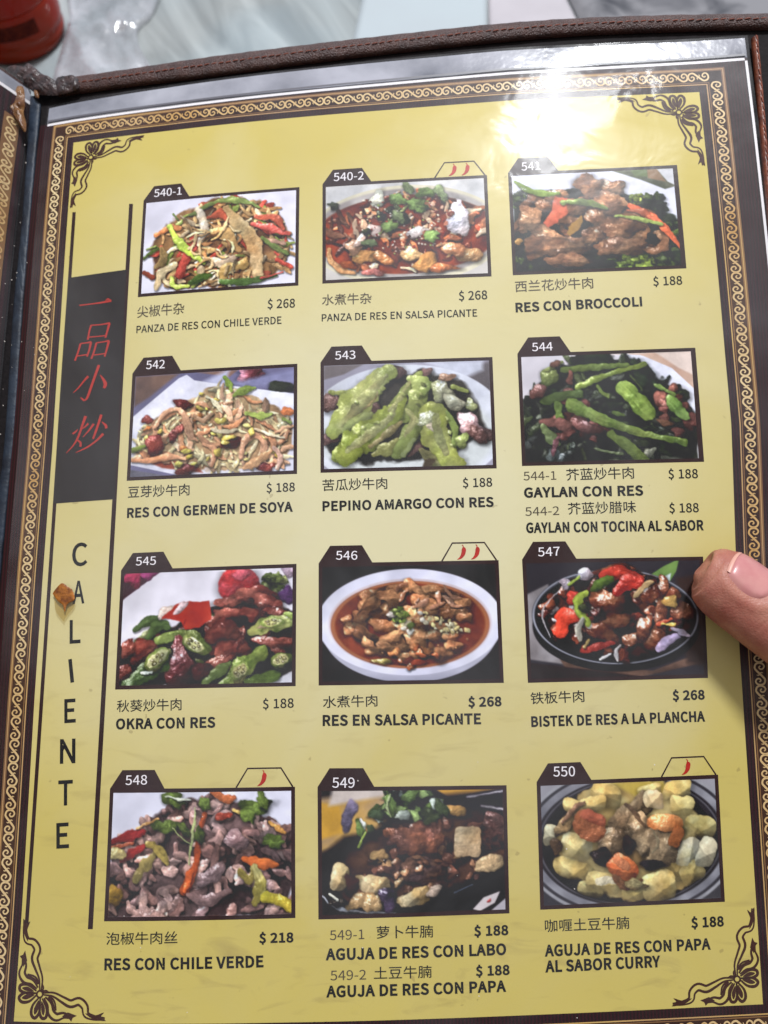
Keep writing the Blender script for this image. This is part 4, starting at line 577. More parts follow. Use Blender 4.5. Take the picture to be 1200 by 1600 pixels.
    d.s_([(14, 46), (20, 38), (26, 32)], 2.8, (158, 140, 74)); d.s_([(21, 27), (27, 31), (32, 38)], 2.6, (172, 150, 66), gloss=.5); d.s_([(52, 12), (49, 22), (48, 36), (42, 52)], [1.4, 1.8, 1.8, 3], (204, 82, 34)); d.s_([(45, 42), (42, 52)], 3, (212, 88, 34), gloss=.3); d.s_([(56, 0), (64, 4), (68, 3)], 2.6, (220, 110, 56)); d.s_([(74, 36), (82, 38), (91, 39)], [2, 2.8, 2.2], (228, 104, 40)); d.b_(62, 13, 4, 3, 0, (176, 60, 40)); d.s_([(68, 10), (76, 13)], 2, (190, 160, 80)); d.s_([(88, 17), (96, 22)], 2.6, (206, 140, 60))
    d.s_([(72, 42), (77, 46), (79, 40)], 3, (182, 158, 66), gloss=.5); d.s_([(80, 40), (83, 50), (80, 58)], 3.4, (176, 156, 60), (206, 190, 110), gloss=.6); d.s_([(86, 56), (94, 58), (100, 62)], [2.6, 3.6, 3], (190, 168, 40), gloss=.9); d.b_(70, 26, 6, 6, 0, (140, 108, 116), (170, 138, 144), gloss=.5); d.b_(56, 44, 8, 5, -20, (150, 116, 118), gloss=.5); d.s_([(44, 54), (54, 57), (66, 52)], 3.4, (140, 104, 102), gloss=.5)
    for a in [(35, 4, 6.5, 20), (80, 9, 8, -10), (76, 13, 5, 30), (30, 18, 6.5, 10), (49, 23, 4.4, 70), (41, 20, 4, 40), (52, 6, 4.5, 80), (90, 27, 6, 5), (84, 5, 5, 60)]: d.leaf(*a, col=(74, 116, 46))
    d.s_([(47, 9), (46, 18), (44.5, 30), (44, 38)], .7, (166, 190, 120), sh=.2); d.s_([(34, 19), (40, 25), (45, 27)], .5, (150, 180, 110), sh=.2); d.s_([(30, 2), (38, 4), (44, 4)], .7, (196, 210, 196))
    out.append(d.done())
    # brisket with radish
    d = Dish(11, (40, 34, 38)); d.p_([(-1, 4), (34, 0), (44, 8), (30, 20), (10, 30), (-1, 32)], (196, 150, 70), (176, 140, 96), soft=3); d.p_([(-1, 6), (10, 8), (12, 22), (-1, 26)], (214, 156, 40), soft=2); d.p_([(6, -1), (36, -1), (34, 3), (4, 8)], (190, 176, 170), soft=2.5); d.b_(15, 12, 4, 8, 15, (126, 114, 150), sh=0, gloss=0, soft=4); d.p_([(62, -1), (101, -1), (70, 4)], (206, 146, 40), soft=1); d.p_([(60, 3), (101, 0), (101, 20), (80, 14)], (36, 28, 40), soft=3); d.s_([(80, 4), (100, 1)], 1, (190, 186, 200), sh=0, gloss=0, soft=4); d.s_([(88, 9), (100, 11)], 1.2, (206, 200, 210), sh=0, gloss=0, soft=5)
    d.p_([(-1, 34), (12, 24), (40, 20), (80, 20), (101, 24), (101, 66), (-1, 66)], (30, 22, 26), (22, 18, 24), soft=3, tex=.3); d.p_([(6, 52), (16, 34), (34, 22), (66, 12), (96, 14), (100, 34), (86, 46), (60, 54), (30, 60), (12, 58)], (88, 56, 40), (58, 36, 30), soft=3, tex=.35, rough=5); d.s_([(0, 55), (10, 62), (40, 65)], .8, (196, 200, 214), sh=0, gloss=0); d.s_([(72, 55), (82, 51)], .5, (120, 140, 170), sh=0, gloss=0)
    d.rb(40, [(12, 40), (30, 24), (60, 16), (86, 16), (100, 26), (84, 44), (60, 50), (20, 56)], (3, 5.6), [(118, 76, 56), (96, 58, 46), (140, 96, 70), (76, 48, 46)], gloss=.7, tex=.4); d.b_(52, 26, 14, 10, 0, (130, 74, 50), (90, 54, 44), gloss=.5, tex=.5); d.b_(94, 20, 7, 9, 0, (150, 110, 104), (90, 54, 50), gloss=.7, tex=.6, soft=3); d.b_(56, 44, 14, 7, -10, (124, 84, 66), (90, 66, 70), gloss=.7, tex=.5)
    d.rb(36, [(14, 46), (30, 34), (60, 34), (94, 30), (90, 46), (50, 56), (20, 58)], (1.4, 3.2), [(110, 70, 52), (150, 104, 74), (70, 46, 42), (176, 136, 90)], gloss=.8)
    R = (206, 170, 110); R2 = (226, 200, 150)
    d.b_(80, 28, 7.4, 8, 2, (202, 172, 130), (180, 148, 104), sq=5, lobes=.03, gloss=.15, rough=.1, flat=.75, lite=.66, fib=.3, tex=.1); d.b_(92, 40, 8, 4.6, -15, (190, 160, 116), sq=3, lobes=.06, gloss=.3); d.b_(72, 11, 7.5, 3, 5, (206, 150, 74), sq=3, lobes=.06); d.b_(9, 46, 4.6, 7, 10, R, R2, sq=3.4, lobes=.06, facets=2, flat=.65, lite=.6, tex=.12, fib=.4); d.b_(28, 50, 9.5, 5, 5, R, R2, sq=4, lobes=.06, gloss=.3, facets=2, flat=.65, lite=.6, tex=.12, fib=.4); d.b_(20, 58, 8, 4, -20, (190, 150, 96)); d.b_(27, 59, 5, 5, 0, (196, 158, 104), sq=4, lobes=.05); d.b_(50, 57, 9, 4.4, -18, (214, 172, 104), R2, sq=3.2, lobes=.06, gloss=.3, facets=2, flat=.65, lite=.6, tex=.12, fib=.4); d.b_(61, 54, 4, 3, -30, (216, 190, 170), gloss=.8); d.b_(32, 34, 4, 3, 0, (190, 150, 90))
    d.b_(36, 57, 5, 6, 0, (66, 50, 78), (44, 34, 50), gloss=.9, tex=.5); d.b_(16, 50, 4, 5, 0, (70, 36, 30), gloss=.8); d.b_(8, 59, 4, 3, 0, (40, 30, 20)); d.s_([(4, 54), (8, 57)], 1.2, (226, 220, 200))
    for i in range(34):
        x, y = d.inside([(34, 0), (62, 0), (66, 12), (56, 16), (40, 14), (22, 24), (20, 18), (30, 8)]); d.leaf(x, y, d.r.uniform(2.6, 5), d.r.uniform(-60, 90), col=[(72, 124, 56), (52, 92, 44), (100, 150, 84), (150, 170, 160), (40, 66, 40)][d.r.randint(5)])
    d.s_([(38, 2), (36, 8), (38, 14)], .7, (170, 206, 140)); d.s_([(20, 30), (24, 22)], 1.4, (110, 156, 60)); d.leaf(60, 14, 7, 10, (40, 62, 36)); d.leaf(66, 10, 5, 60, (44, 70, 40))
    d.p_([(82, 64), (88, 58), (97, 55), (94, 61), (86, 65)], (196, 186, 190), soft=.5); d.p_([(92, 65), (101, 58), (101, 66)], (170, 164, 176), soft=.5); d.b_(91, 60, 1.6, .7, -30, (190, 60, 60), sh=0)
    out.append(d.done())
    # curry brisket with potato
    d = Dish(12, (150, 148, 160)); d.p_([(-1, 46), (30, 66), (-1, 66)], (52, 50, 58), soft=1.5); d.p_([(70, 66), (101, 46), (101, 66)], (60, 58, 64), soft=1.5); d.e_(50, 32, 62, 42, (120, 120, 130), (150, 150, 160), soft=.7); d.e_(50, 32, 60.5, 40, (54, 52, 60), soft=.6); d.e_(50, 32, 58.5, 38.5, (140, 140, 152), (110, 110, 122), soft=.6); d.e_(50, 32, 54, 35, (44, 40, 46), soft=.6); d.e_(50, 32, 52, 34, (96, 94, 104), soft=.6, ring=.5); d.e_(49, 32.5, 49, 33, (32, 26, 26), soft=.8)
    d.p_([(10, 22), (24, 3), (44, -1), (66, 0), (80, 8), (88, 20), (86, 30), (92, 44), (82, 58), (60, 65), (36, 62), (16, 48), (6, 34)], (202, 178, 112), (178, 146, 80), soft=1.2, tex=.12, rough=4); d.p_([(40, 0), (70, 0), (76, 8), (54, 8)], (208, 178, 74), (190, 160, 60), soft=2); d.p_([(36, 24), (70, 20), (80, 36), (62, 48), (40, 48), (30, 36)], (150, 116, 70), (112, 84, 52), soft=3, rough=4); d.e_(44, 10, 4, 2, (236, 216, 140), soft=3)
    P = (212, 188, 116); P2 = (194, 164, 88); Q = dict(sq=3.2, lobes=.08, gloss=.12, tex=.10, rough=.12, fib=.3, flat=.72, lite=.66, facets=2, sh=.3, bump=.3)
    K = dict(Q); K['sink'] = .8
    for a in [(37, 6, 9, 6.5, 20), (29, 11, 8, 4.5, -10), (18, 12, 6, 4, 20), (62, 5, 7, 3.5, -10), (78, 5, 8.5, 5.5, -8), (80, 14, 6.5, 6, 12), (90, 26, 8.5, 6.5, 15), (17, 46, 11, 5.5, 15), (26, 57, 7, 4, 20), (33, 54, 10, 5.5, 12), (52, 60, 9, 3.6, 0), (75, 48, 6, 7, -5), (84, 50, 7, 6, -30), (65, 57, 10, 8, -8)]: d.b_(*a, P, P2, **K)
    d.b_(4.5, 27, 4, 5.5, 10, (212, 198, 156), None, **Q); d.b_(19, 34, 8.6, 7.6, 8, (214, 198, 146), (200, 178, 112), **K); d.b_(82, 39, 8, 6.4, -25, (222, 214, 184), (206, 190, 140), **Q); d.b_(93, 40, 5.4, 8, 22, (206, 196, 162), None, **Q); d.b_(35, 53, 5.5, 2.4, 10, (234, 222, 186), sh=0, gloss=.2, flat=.8, tex=.05)
    d.s_([(8, 26), (14, 20), (24, 17)], 3, (156, 122, 86)); d.b_(13, 22, 6, 4, -20, (180, 146, 96)); d.s_([(12, 20), (20, 12), (25, 10)], 1.6, (136, 98, 72)); d.b_(8, 33, 3, 5, 0, (90, 66, 46), gloss=.3)
    Bf = (140, 112, 80); B2 = (170, 140, 102); BB = dict(gloss=.35, tex=.28, lobes=.14, sq=2.6, facets=2, flat=.55, lite=.55)
    for a in [(56, 14, 9, 6, -35), (46, 22, 8, 8, 10), (54, 25, 8, 8, 60), (38, 31, 8, 7.6, -10), (60, 34, 9, 8, -25), (69, 37, 9, 10, 12)]: d.b_(*a, Bf, B2, **BB)
    d.s_([(48, 12), (54, 18), (58, 24)], 1.6, (96, 72, 52), sh=0); d.s_([(63, 27), (65, 34), (62, 39)], .6, (206, 182, 136), sh=0)
    d.b_(64, 10, 6, 5, 5, (212, 192, 152), (196, 170, 124), **Q); d.b_(33, 40, 5.5, 5, -10, (46, 34, 34), gloss=.5); d.b_(61, 45, 7, 2.8, -5, (48, 42, 46), gloss=.9); d.b_(49, 34, 3.6, 4.4, 0, (48, 34, 26), gloss=0)
    C = dict(sq=3, lobes=.07, gloss=.35, tex=.14, rough=.12, flat=.6, lite=.6, fib=.4)
    d.b_(27, 23, 9, 8, 30, (150, 84, 50), (176, 100, 62), **C); d.b_(29.5, 18.5, 7, 3.4, 25, (208, 108, 76), (190, 90, 60), sh=0, **C); d.b_(70, 23, 10, 5, 5, (226, 142, 78), (212, 120, 58), **C); d.b_(76, 31, 3.6, 6, 25, (196, 104, 50), **C); d.b_(45, 47, 9, 6.6, 35, (212, 104, 50), (190, 80, 36), facets=1, **C); d.b_(44.5, 44, 5, 2.4, 35, (232, 132, 80), sh=0, **C); d.s_([(40, 51), (46, 57), (55, 53)], 2.4, (122, 76, 44), sh=.2)
    d.b_(52, 56, 6, 3, 0, (206, 176, 110), (150, 110, 64), gloss=.3, tex=.4)
    out.append(d.done())
    return out

# ------------------------------------------------------------------ the open menu
MENU = thing('menu', 'open yellow and brown restaurant menu in a clear sleeve, showing twelve dish photos', 'menu', M_MENU)
mm = .001
m_paper = mat('brown_print', ink((66, 44, 46)), .5, .2, colour2=ink((54, 34, 38)), scale=300)
N, L, B = nodes(m_paper)                                   # fine vertical stripes printed in the brown margin
tc = N.new('ShaderNodeTexCoord'); wv = N.new('ShaderNodeTexWave'); wv.inputs['Scale'].default_value = 330; wv.inputs['Distortion'].default_value = .3
L.new(tc.outputs['Object'], wv.inputs['Vector']); rp = N.new('ShaderNodeValToRGB')
rp.color_ramp.elements[0].color = (*ink((40, 18, 22)), 1); rp.color_ramp.elements[1].color = (*ink((58, 34, 38)), 1)
L.new(wv.outputs['Fac'], rp.inputs['Fac']); L.new(rp.outputs['Color'], B.inputs['Base Color'])
m_white = mat('white_paper', ink((226, 222, 226)), .55, .2)
m_frame = mat('dark_brown_ink', ink((50, 28, 28)), .5, .2, vary=.12, scale=120)
m_black = mat('black_ink', ink((32, 24, 24)), .5, .2, vary=.2, scale=200)
m_bold = mat('black_bold_ink', ink((24, 16, 16)), .5, .2, vary=.2, scale=200)
m_grey = mat('grey_ink', ink((78, 70, 60)), .5, .2, vary=.15, scale=200)
m_num = mat('white_ink', ink((232, 226, 232)), .5, .2)
m_brownband = mat('bronze_ink', ink((116, 84, 62)), .5, .25, colour2=ink((140, 104, 64)), scale=22)
m_line = mat('pale_gold_ink', ink((176, 140, 104)), .5, .25, colour2=ink((196, 160, 96)), scale=22)
m_bow = mat('brown_ribbon_ink', ink((66, 42, 36)), .5, .2, vary=.12, scale=120)
m_gold = mat('gold_scroll_ink', ink((226, 204, 160)), .45, .3, colour2=ink((182, 136, 70)), scale=17)
m_dark = mat('dark_scroll_ground', ink((48, 28, 24)), .5, .2, colour2=ink((74, 50, 36)), scale=22)
m_panel = mat('charcoal_ink', ink((46, 42, 42)), .5, .2, vary=.06, scale=90)
m_red = mat('red_ink', ink((172, 56, 50)), .5, .2, vary=.1, scale=150)
m_chili = mat('chili_red_ink', ink((172, 44, 36)), .5, .2, vary=.15, scale=400)

# paper
xs = np.concatenate([[-13.5, -12.2], np.linspace(-11, 213, 113), [215.5]]); ys = np.linspace(0, 1, 150)
ytop = lambda X: -9.2 - 1.6 * X / 200
grid('printed_page', lambda U, V: I2(U, ytop(U) + V * (282 - ytop(U))), xs, ys, 0.0, m_paper, MENU)
def strip(name, fn, us, vs, lift, m): return grid(name, fn, us, vs, lift, m, MENU)
strip('white_page_edge', lambda U, V: I2(U, ytop(U) - .1 + V), np.linspace(-10.6, 214.6, 90), np.linspace(0, .9, 3), .00004, m_white)
strip('white_page_edge', lambda U, V: I2(214.5 + U, V), np.linspace(.1, .85, 3), np.linspace(-9.9, 280, 90), .00008, m_white)
# yellow field with a printed parchment mottle and grime
m_yel = mat('yellow_parchment_ink', ink((214, 196, 128)), .5, .2)
N, L, B = nodes(m_yel); tc = N.new('ShaderNodeTexCoord')
def noise(scale, detail, vec=None, dist=0):
    n = N.new('ShaderNodeTexNoise'); n.inputs['Scale'].default_value = scale; n.inputs['Detail'].default_value = detail; n.inputs['Distortion'].default_value = dist
    L.new(vec or tc.outputs['Object'], n.inputs['Vector']); return n.outputs['Fac']
def ramp(f, a, b, c0=(0, 0, 0, 1), c1=(1, 1, 1, 1)):
    r = N.new('ShaderNodeValToRGB'); r.color_ramp.elements[0].position = a; r.color_ramp.elements[1].position = b; r.color_ramp.elements[0].color = c0; r.color_ramp.elements[1].color = c1
    L.new(f, r.inputs['Fac']); return r.outputs['Color']
def mixc(f, a, b, blend='MIX'):
    x = N.new('ShaderNodeMix'); x.data_type = 'RGBA'; x.blend_type = blend
    for i, v in ((0, f), (6, a), (7, b)):
        if hasattr(v, 'is_output'): L.new(v, x.inputs[i])
        else: x.inputs[i].default_value = v
    return x.outputs[2]
sep0 = N.new('ShaderNodeSeparateXYZ'); L.new(tc.outputs['Object'], sep0.inputs[0])
def math_(op, p, q):
    x = N.new('ShaderNodeMath'); x.operation = op
    for i, v in enumerate((p, q)):
        if hasattr(v, 'is_output'): L.new(v, x.inputs[i])
        elif v is not None: x.inputs[i].default_value = v
    return x.outputs[0]
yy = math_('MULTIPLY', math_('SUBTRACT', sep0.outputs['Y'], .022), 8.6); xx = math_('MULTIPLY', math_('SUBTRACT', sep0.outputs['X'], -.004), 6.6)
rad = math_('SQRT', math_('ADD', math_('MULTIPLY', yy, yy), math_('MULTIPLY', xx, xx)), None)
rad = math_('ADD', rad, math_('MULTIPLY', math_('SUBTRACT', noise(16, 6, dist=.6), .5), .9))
base = ramp(rad, .20, 1.0, (*ink((211, 203, 165)), 1), (*ink((196, 179, 102)), 1))          # field colour: cream in the middle, mustard towards the edges
mp = N.new('ShaderNodeMapping'); mp.inputs['Scale'].default_value = (1, 3.2, 1); L.new(tc.outputs['Object'], mp.inputs['Vector'])
grime = ramp(noise(70, 8, mp.outputs[0], .8), .56, .78)
sep = N.new('ShaderNodeSeparateXYZ'); L.new(tc.outputs['Object'], sep.inputs[0])
low = ramp(sep.outputs['Y'], 0, 1)                        # wear sits on the thumbed lower half of the page
mr = N.new('ShaderNodeMapRange'); mr.inputs[1].default_value = .0; mr.inputs[2].default_value = -.13; mr.inputs[3].default_value = .05; mr.inputs[4].default_value = .62; L.new(sep.outputs['Y'], mr.inputs[0])
mu = N.new('ShaderNodeMath'); mu.operation = 'MULTIPLY'; L.new(grime, mu.inputs[0]); L.new(mr.outputs[0], mu.inputs[1])
c1 = mixc(mu.outputs[0], base, (*ink((150, 132, 84)), 1))
spk = ramp(noise(260, 2), .735, .76); mu2 = N.new('ShaderNodeMath'); mu2.operation = 'MULTIPLY'; L.new(spk, mu2.inputs[0]); mu2.inputs[1].default_value = .35
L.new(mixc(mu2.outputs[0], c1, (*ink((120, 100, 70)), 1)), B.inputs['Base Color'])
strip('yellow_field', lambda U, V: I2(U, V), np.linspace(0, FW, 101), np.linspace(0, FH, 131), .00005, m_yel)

# border: bands and rows of S scrolls
def ring(name, d0, d1, lift, m):
    """a band between d0 and d1 mm outside the yellow field, mitred at the corners"""
    V = []; F = []; n = 90
    def at(e, t, d):
        return {0: (-d + t * (FW + 2 * d), -d), 1: (FW + d, -d + t * (FH + 2 * d)), 2: (FW + d - t * (FW + 2 * d), FH + d), 3: (-d, FH + d - t * (FH + 2 * d))}[e]
    for e in range(4):
        for i in range(n + 1):
            t = i / n; V += [at(e, t, d0), at(e, t, d1)]
            if i < n: k = len(V) - 2; F.append((k, k + 2, k + 3, k + 1))
    V = np.array(V); x, y = I2(V[:, 0], V[:, 1]); P = np.stack([x, y], 1)
    F2 = []
    for f in F:
        a, b, c = P[f[0]], P[f[1]], P[f[2]]
        F2.append(f if (b[0] - a[0]) * (c[1] - a[1]) - (b[1] - a[1]) * (c[0] - a[0]) > 0 else f[::-1])
    return raw(name, on_page(P, lift), F2, m, MENU)
ring('scroll_band', 3.3, 7.15, .00004, m_dark)
ring('border_line', 2.35, 2.7, .00005, m_line)
ring('border_line', 3.0, 3.3, .00005, m_brownband)
ring('border_band', 7.15, 8.25, .00005, m_brownband)
ring('border_line', 7.55, 7.8, .00007, m_line)
HALF = [(.5, .5), (.24, .37), (.06, .24), (.16, .08), (.45, .02), (.78, .06), (.92, .17), (.78, .28), (.56, .29), (.45, .21), (.58, .15)]
hp = smooth_path(HALF, 5); SC = np.vstack([hp[::-1], (1 - hp)[1:]])
SP = np.array([(.5, .47), (.66, .44), (.8, .46)])
def scrolls(sheet, n, place):
    w = np.concatenate([np.linspace(.34, .58, len(hp)), np.linspace(.58, .34, len(hp) - 1)])
    for k in range(n):
        for pth, ww in ((SC, w), (SP, np.array([.3, .3, .12])), (1 - SP, np.array([.3, .3, .12]))):
            X, Y = place(pth[:, 0], (k + pth[:, 1]))
            x, y = I2(X, Y); sheet.stroke(np.stack([x, y], 1), ww * mm)
nv, nh = 43, 33; pv, ph = (FH + 6.6) / nv, (FW + 6.6) / nh; hb, d0 = 3.1, 3.7
s = Sheet(); scrolls(s, nv, lambda a, t: (-d0 - hb + a * hb, -3.3 + t * pv)); s.build('gold_scrollwork', .00009, m_gold, MENU)
s = Sheet(); scrolls(s, nv, lambda a, t: (FW + d0 + a * hb, -3.3 + t * pv)); s.build('gold_scrollwork', .00009, m_gold, MENU)
s = Sheet(); scrolls(s, nh, lambda a, t: (-3.3 + t * ph, -d0 - hb + a * hb)); s.build('gold_scrollwork', .00009, m_gold, MENU)
s = Sheet(); scrolls(s, nh, lambda a, t: (-3.3 + t * ph, FH + d0 + a * hb)); s.build('gold_scrollwork', .00009, m_gold, MENU)

# ribbon bows in the four corners
def bow(fx, fy):
    s = Sheet(); sx, sy = (-1 if fx else 1), (-1 if fy else 1)
    def put(P, sw, w=None, fill=False):
        P = np.array(P, float)
        if sw: P = P[:, ::-1]
        P = P * 1.1; X = (FW if fx else 0) + sx * P[:, 0]; Y = (FH if fy else 0) + sy * P[:, 1]; x, y = I2(X, Y); Q = np.stack([x, y], 1)
        s.poly(Q) if fill else s.stroke(Q, np.array(w) * 1.22 * mm)
    for sw in (0, 1):
        def ribbon(P, w, t=.5):
            C = smooth_path(P, 6); T = np.gradient(C, axis=0); T /= np.linalg.norm(T, axis=1)[:, None]; Nn = np.stack([-T[:, 1], T[:, 0]], 1)
            k = np.sin(np.linspace(.25, 2.9, len(C)))[:, None]
            put(C + Nn * w / 2 * k, sw, [t * .7, t, t, t * .7]); put(C - Nn * w / 2 * k, sw, [t * .6, t * 1.2, t * .8, t * .6])
        ribbon([(6.8, 6.2), (9.5, 6.1), (12, 5.0), (14, 4.2), (16, 4.7), (17.5, 3.6), (18, 1.9), (20, 1.2), (22.6, 1.0)], 1.5)
        ribbon([(7.4, 5.4), (8.7, 3.9), (9.2, 2.2), (10.6, 1.2), (12.4, 1.6), (14.2, 1.2)], 1.5, .55)
        put([(12.0, 1.4), (13.4, 2.3), (15.7, 1.6), (14.7, 1.1), (14.4, .3), (13.7, .95)], sw, fill=True)
        put(smooth_path([(17.7, 2.2), (19.8, .9), (22.9, .55), (21.6, 1.4), (22.3, 2.4), (20, 1.7)], 3, True), sw, fill=True)
        ribbon([(8.3, 5.6), (9.6, 4.6), (10.4, 2.6)], .5, .4)
        for path in ([(6, 5.4), (4.5, 3.6), (4.3, 1.7), (5.3, .9), (6.3, 2.3), (6.3, 5.2)], [(6.3, 5.2), (6.3, 2.6), (6.9, 1.0), (8.0, 1.1), (8.1, 2.9), (6.8, 5.2)]):
            put(smooth_path(path, 6), sw, [.35, .66, .66, .35])
        put(smooth_path([(5.95, 4.8), (4.9, 2.9), (5.15, 1.6), (5.95, 2.7)], 5, True), sw, fill=True)
        put(smooth_path([(6.65, 4.6), (6.8, 2.4), (7.4, 1.5), (7.65, 3.0)], 5, True), sw, fill=True)
        put(smooth_path([(6.4, 6.6), (7.6, 6.9), (8.6, 6.4)], 5), sw, [.3, .4, .2])
    a = np.linspace(0, 2 * math.pi, 16); put(np.stack([6.1 + .75 * np.cos(a), 6.1 + .75 * np.sin(a)], 1), 0, [.4, .4])
    return s.build('ribbon_ornament', .0001, m_bow, MENU)
for fx in (0, 1):
    for fy in (0, 1): bow(fx, fy)

# ------------------------------------------------------------------ lettering
GL = {}
for ln in GLYPHS.strip('\n').split('\n'):
    k, e = ln[:2], ln[2:].replace('}', '\\')
    num = lambda s_: (ord(s_[0]) - 35) * 80 + ord(s_[1]) - 35 - 1500
    cs = [[(num(c[i:i + 2]), num(c[i + 2:i + 4])) for i in range(0, len(c), 4)] for c in e[2:].split(' ')]
    GL[k] = (num(e[:2]), cs)
_tc = {}
def glyph(k, bold):
    if (k, bold) in _tc: return _tc[k, bold]
    adv, cs = GL[k]; cs = [np.array(c, float) for c in cs]
    if bold:
        big = max(cs, key=lambda c: np.ptp(c[:, 0]) * np.ptp(c[:, 1])); ar = np.sum(big[:, 0] * np.roll(big[:, 1], -1) - np.roll(big[:, 0], -1) * big[:, 1]); sg = 1 if ar < 0 else -1
        out = []
        for c in cs:
            a = c - np.roll(c, 1, 0); b = np.roll(c, -1, 0) - c
            na = np.stack([-a[:, 1], a[:, 0]], 1); nb = np.stack([-b[:, 1], b[:, 0]], 1)
            na /= np.linalg.norm(na, axis=1)[:, None] + 1e-9; nb /= np.linalg.norm(nb, axis=1)[:, None] + 1e-9
            m = na + nb; d = np.maximum((m * m).sum(1) / 2, .75)[:, None]
            out.append(c + sg * bold * m / d)
        cs = out
    area = [np.sum(c[:, 0] * np.roll(c[:, 1], -1) - np.roll(c[:, 0], -1) * c[:, 1]) for c in cs]
    sg = np.sign(max(area, key=abs)); T = []; start = np.cumsum([0] + [len(c) for c in cs])
    def within(p, c):
        r = False
        for (ax, ay), (bx, by) in zip(c, np.roll(c, -1, 0)):
            if (ay > p[1]) != (by > p[1]) and p[0] < (bx - ax) * (p[1] - ay) / (by - ay) + ax: r = not r
        return r
    outer = [i for i in range(len(cs)) if area[i] * sg > 0]; own = {i: [] for i in outer}; extra = []
    for h in range(len(cs)):
        if h not in own:
            best = [i for i in outer if within(cs[h][0], cs[i])]
            if best: own[min(best, key=lambda i: abs(area[i]))].append(h)
    for i in outer:
        grp = [i] + own[i]; ids = [start[g] + j for g in grp for j in range(len(cs[g]))]
        tt = [tuple(ids[j] for j in t) for t in tessellate_polygon([[Vector((x, y, 0)) for x, y in cs[g]] for g in grp])]
        A = np.vstack(cs); got = sum(abs((A[b][0] - A[a][0]) * (A[c][1] - A[a][1]) - (A[b][1] - A[a][1]) * (A[c][0] - A[a][0])) for a, b, c in tt); want = abs(area[i]) - sum(abs(area[g]) for g in own[i])
        if abs(got - want) > .03 * want:
            vs = []; fs = []
            for g in grp: fs.append(list(range(len(vs), len(vs) + len(cs[g])))); vs += [Vector((float(x), float(y))) for x, y in cs[g]]
            ov, _, of, _, _, _ = delaunay_2d_cdt(vs, [], fs, 2, 1e-4); k = len(extra) + start[-1]
            extra += [(v.x, v.y) for v in ov]; tt = [tuple(k + j for j in f) for f in of]
        T += tt
    _tc[k, bold] = (adv, np.vstack(cs + ([np.array(extra)] if extra else [])), T); return _tc[k, bold]
def layout(text, st, bold):
    V = []; F = []; x = 0
    for ch in text:
        if ch == ' ': x += 235 if st == 's' else 330; continue
        adv, P, T = glyph(st + ch, bold); k = len(V)
        V += [(px + x, py) for px, py in P]; F += [tuple(k + i for i in t) for t in T]; x += adv + bold * (1.1 if st == 's' else 0)
    V = np.array(V); V[:, 0] -= V[:, 0].min(); V[:, 0] /= V[:, 0].max()
    if st == 's': V[:, 1] /= 667 + bold
    elif st == 'd': V[:, 1] /= 661
    else: V[:, 1] = (V[:, 1] + 39) / 451
    return V, F
def write(name, text, st, p0, p1, cap, m, parent, bold=0, lift=.00012, skew=0.0, dropcap=None):
    """lettering whose baseline runs between two measured places; cap is the letter height in photo pixels"""
    V, F = layout(text, st, bold)
    a, b = pgl([p0, p1]); up = pgl([(p0[0], p0[1] - cap)])[0]; h = np.linalg.norm(up - a)
    ex = b - a; n = np.array((-ex[1], ex[0])) / np.linalg.norm(ex); u = (up - a) / h; n = n * .8 + u * .2; n /= np.linalg.norm(n)
    P = a + V[:, :1] * ex + V[:, 1:] * n * h + (V[:, 1:] * skew * h) * ex / np.linalg.norm(ex)
    F = [Sheet._up(P, t) for t in F]
    return raw(name, on_page(P, lift), F, m, parent, smooth=False)

# ------------------------------------------------------------------ the twelve dishes
PICS = dish_pictures()
m_pic = bpy.data.materials.new('printed_picture_ink'); m_pic.use_nodes = True
N, L, B = nodes(m_pic); at_ = N.new('ShaderNodeAttribute'); at_.attribute_name = 'ink'; L.new(at_.outputs['Color'], B.inputs['Base Color']); B.inputs['Roughness'].default_value = .5; B.inputs['Specular IOR Level'].default_value = .2
GX, GY = 220, 143
def resample(img):
    u = np.linspace(0, DW - 1.001, GX); v = np.linspace(0, DH - 1.001, GY); i = u.astype(int); j = v.astype(int); f = (u - i)[None, :, None]; g = (v - j)[:, None, None]
    a = img[j][:, i] * (1 - f) + img[j][:, i + 1] * f; b = img[j + 1][:, i] * (1 - f) + img[j + 1][:, i + 1] * f
    return a * (1 - g) + b * g
def quad(C):
    C = pgl(C)
    def f(S, T): S = np.asarray(S, float)[..., None]; T = np.asarray(T, float)[..., None]; return C[0] * (1 - S) * (1 - T) + C[1] * S * (1 - T) + C[2] * S * T + C[3] * (1 - S) * T
    return f
PW, PH = 51.0, 33.6                                        # picture with its frame, mm
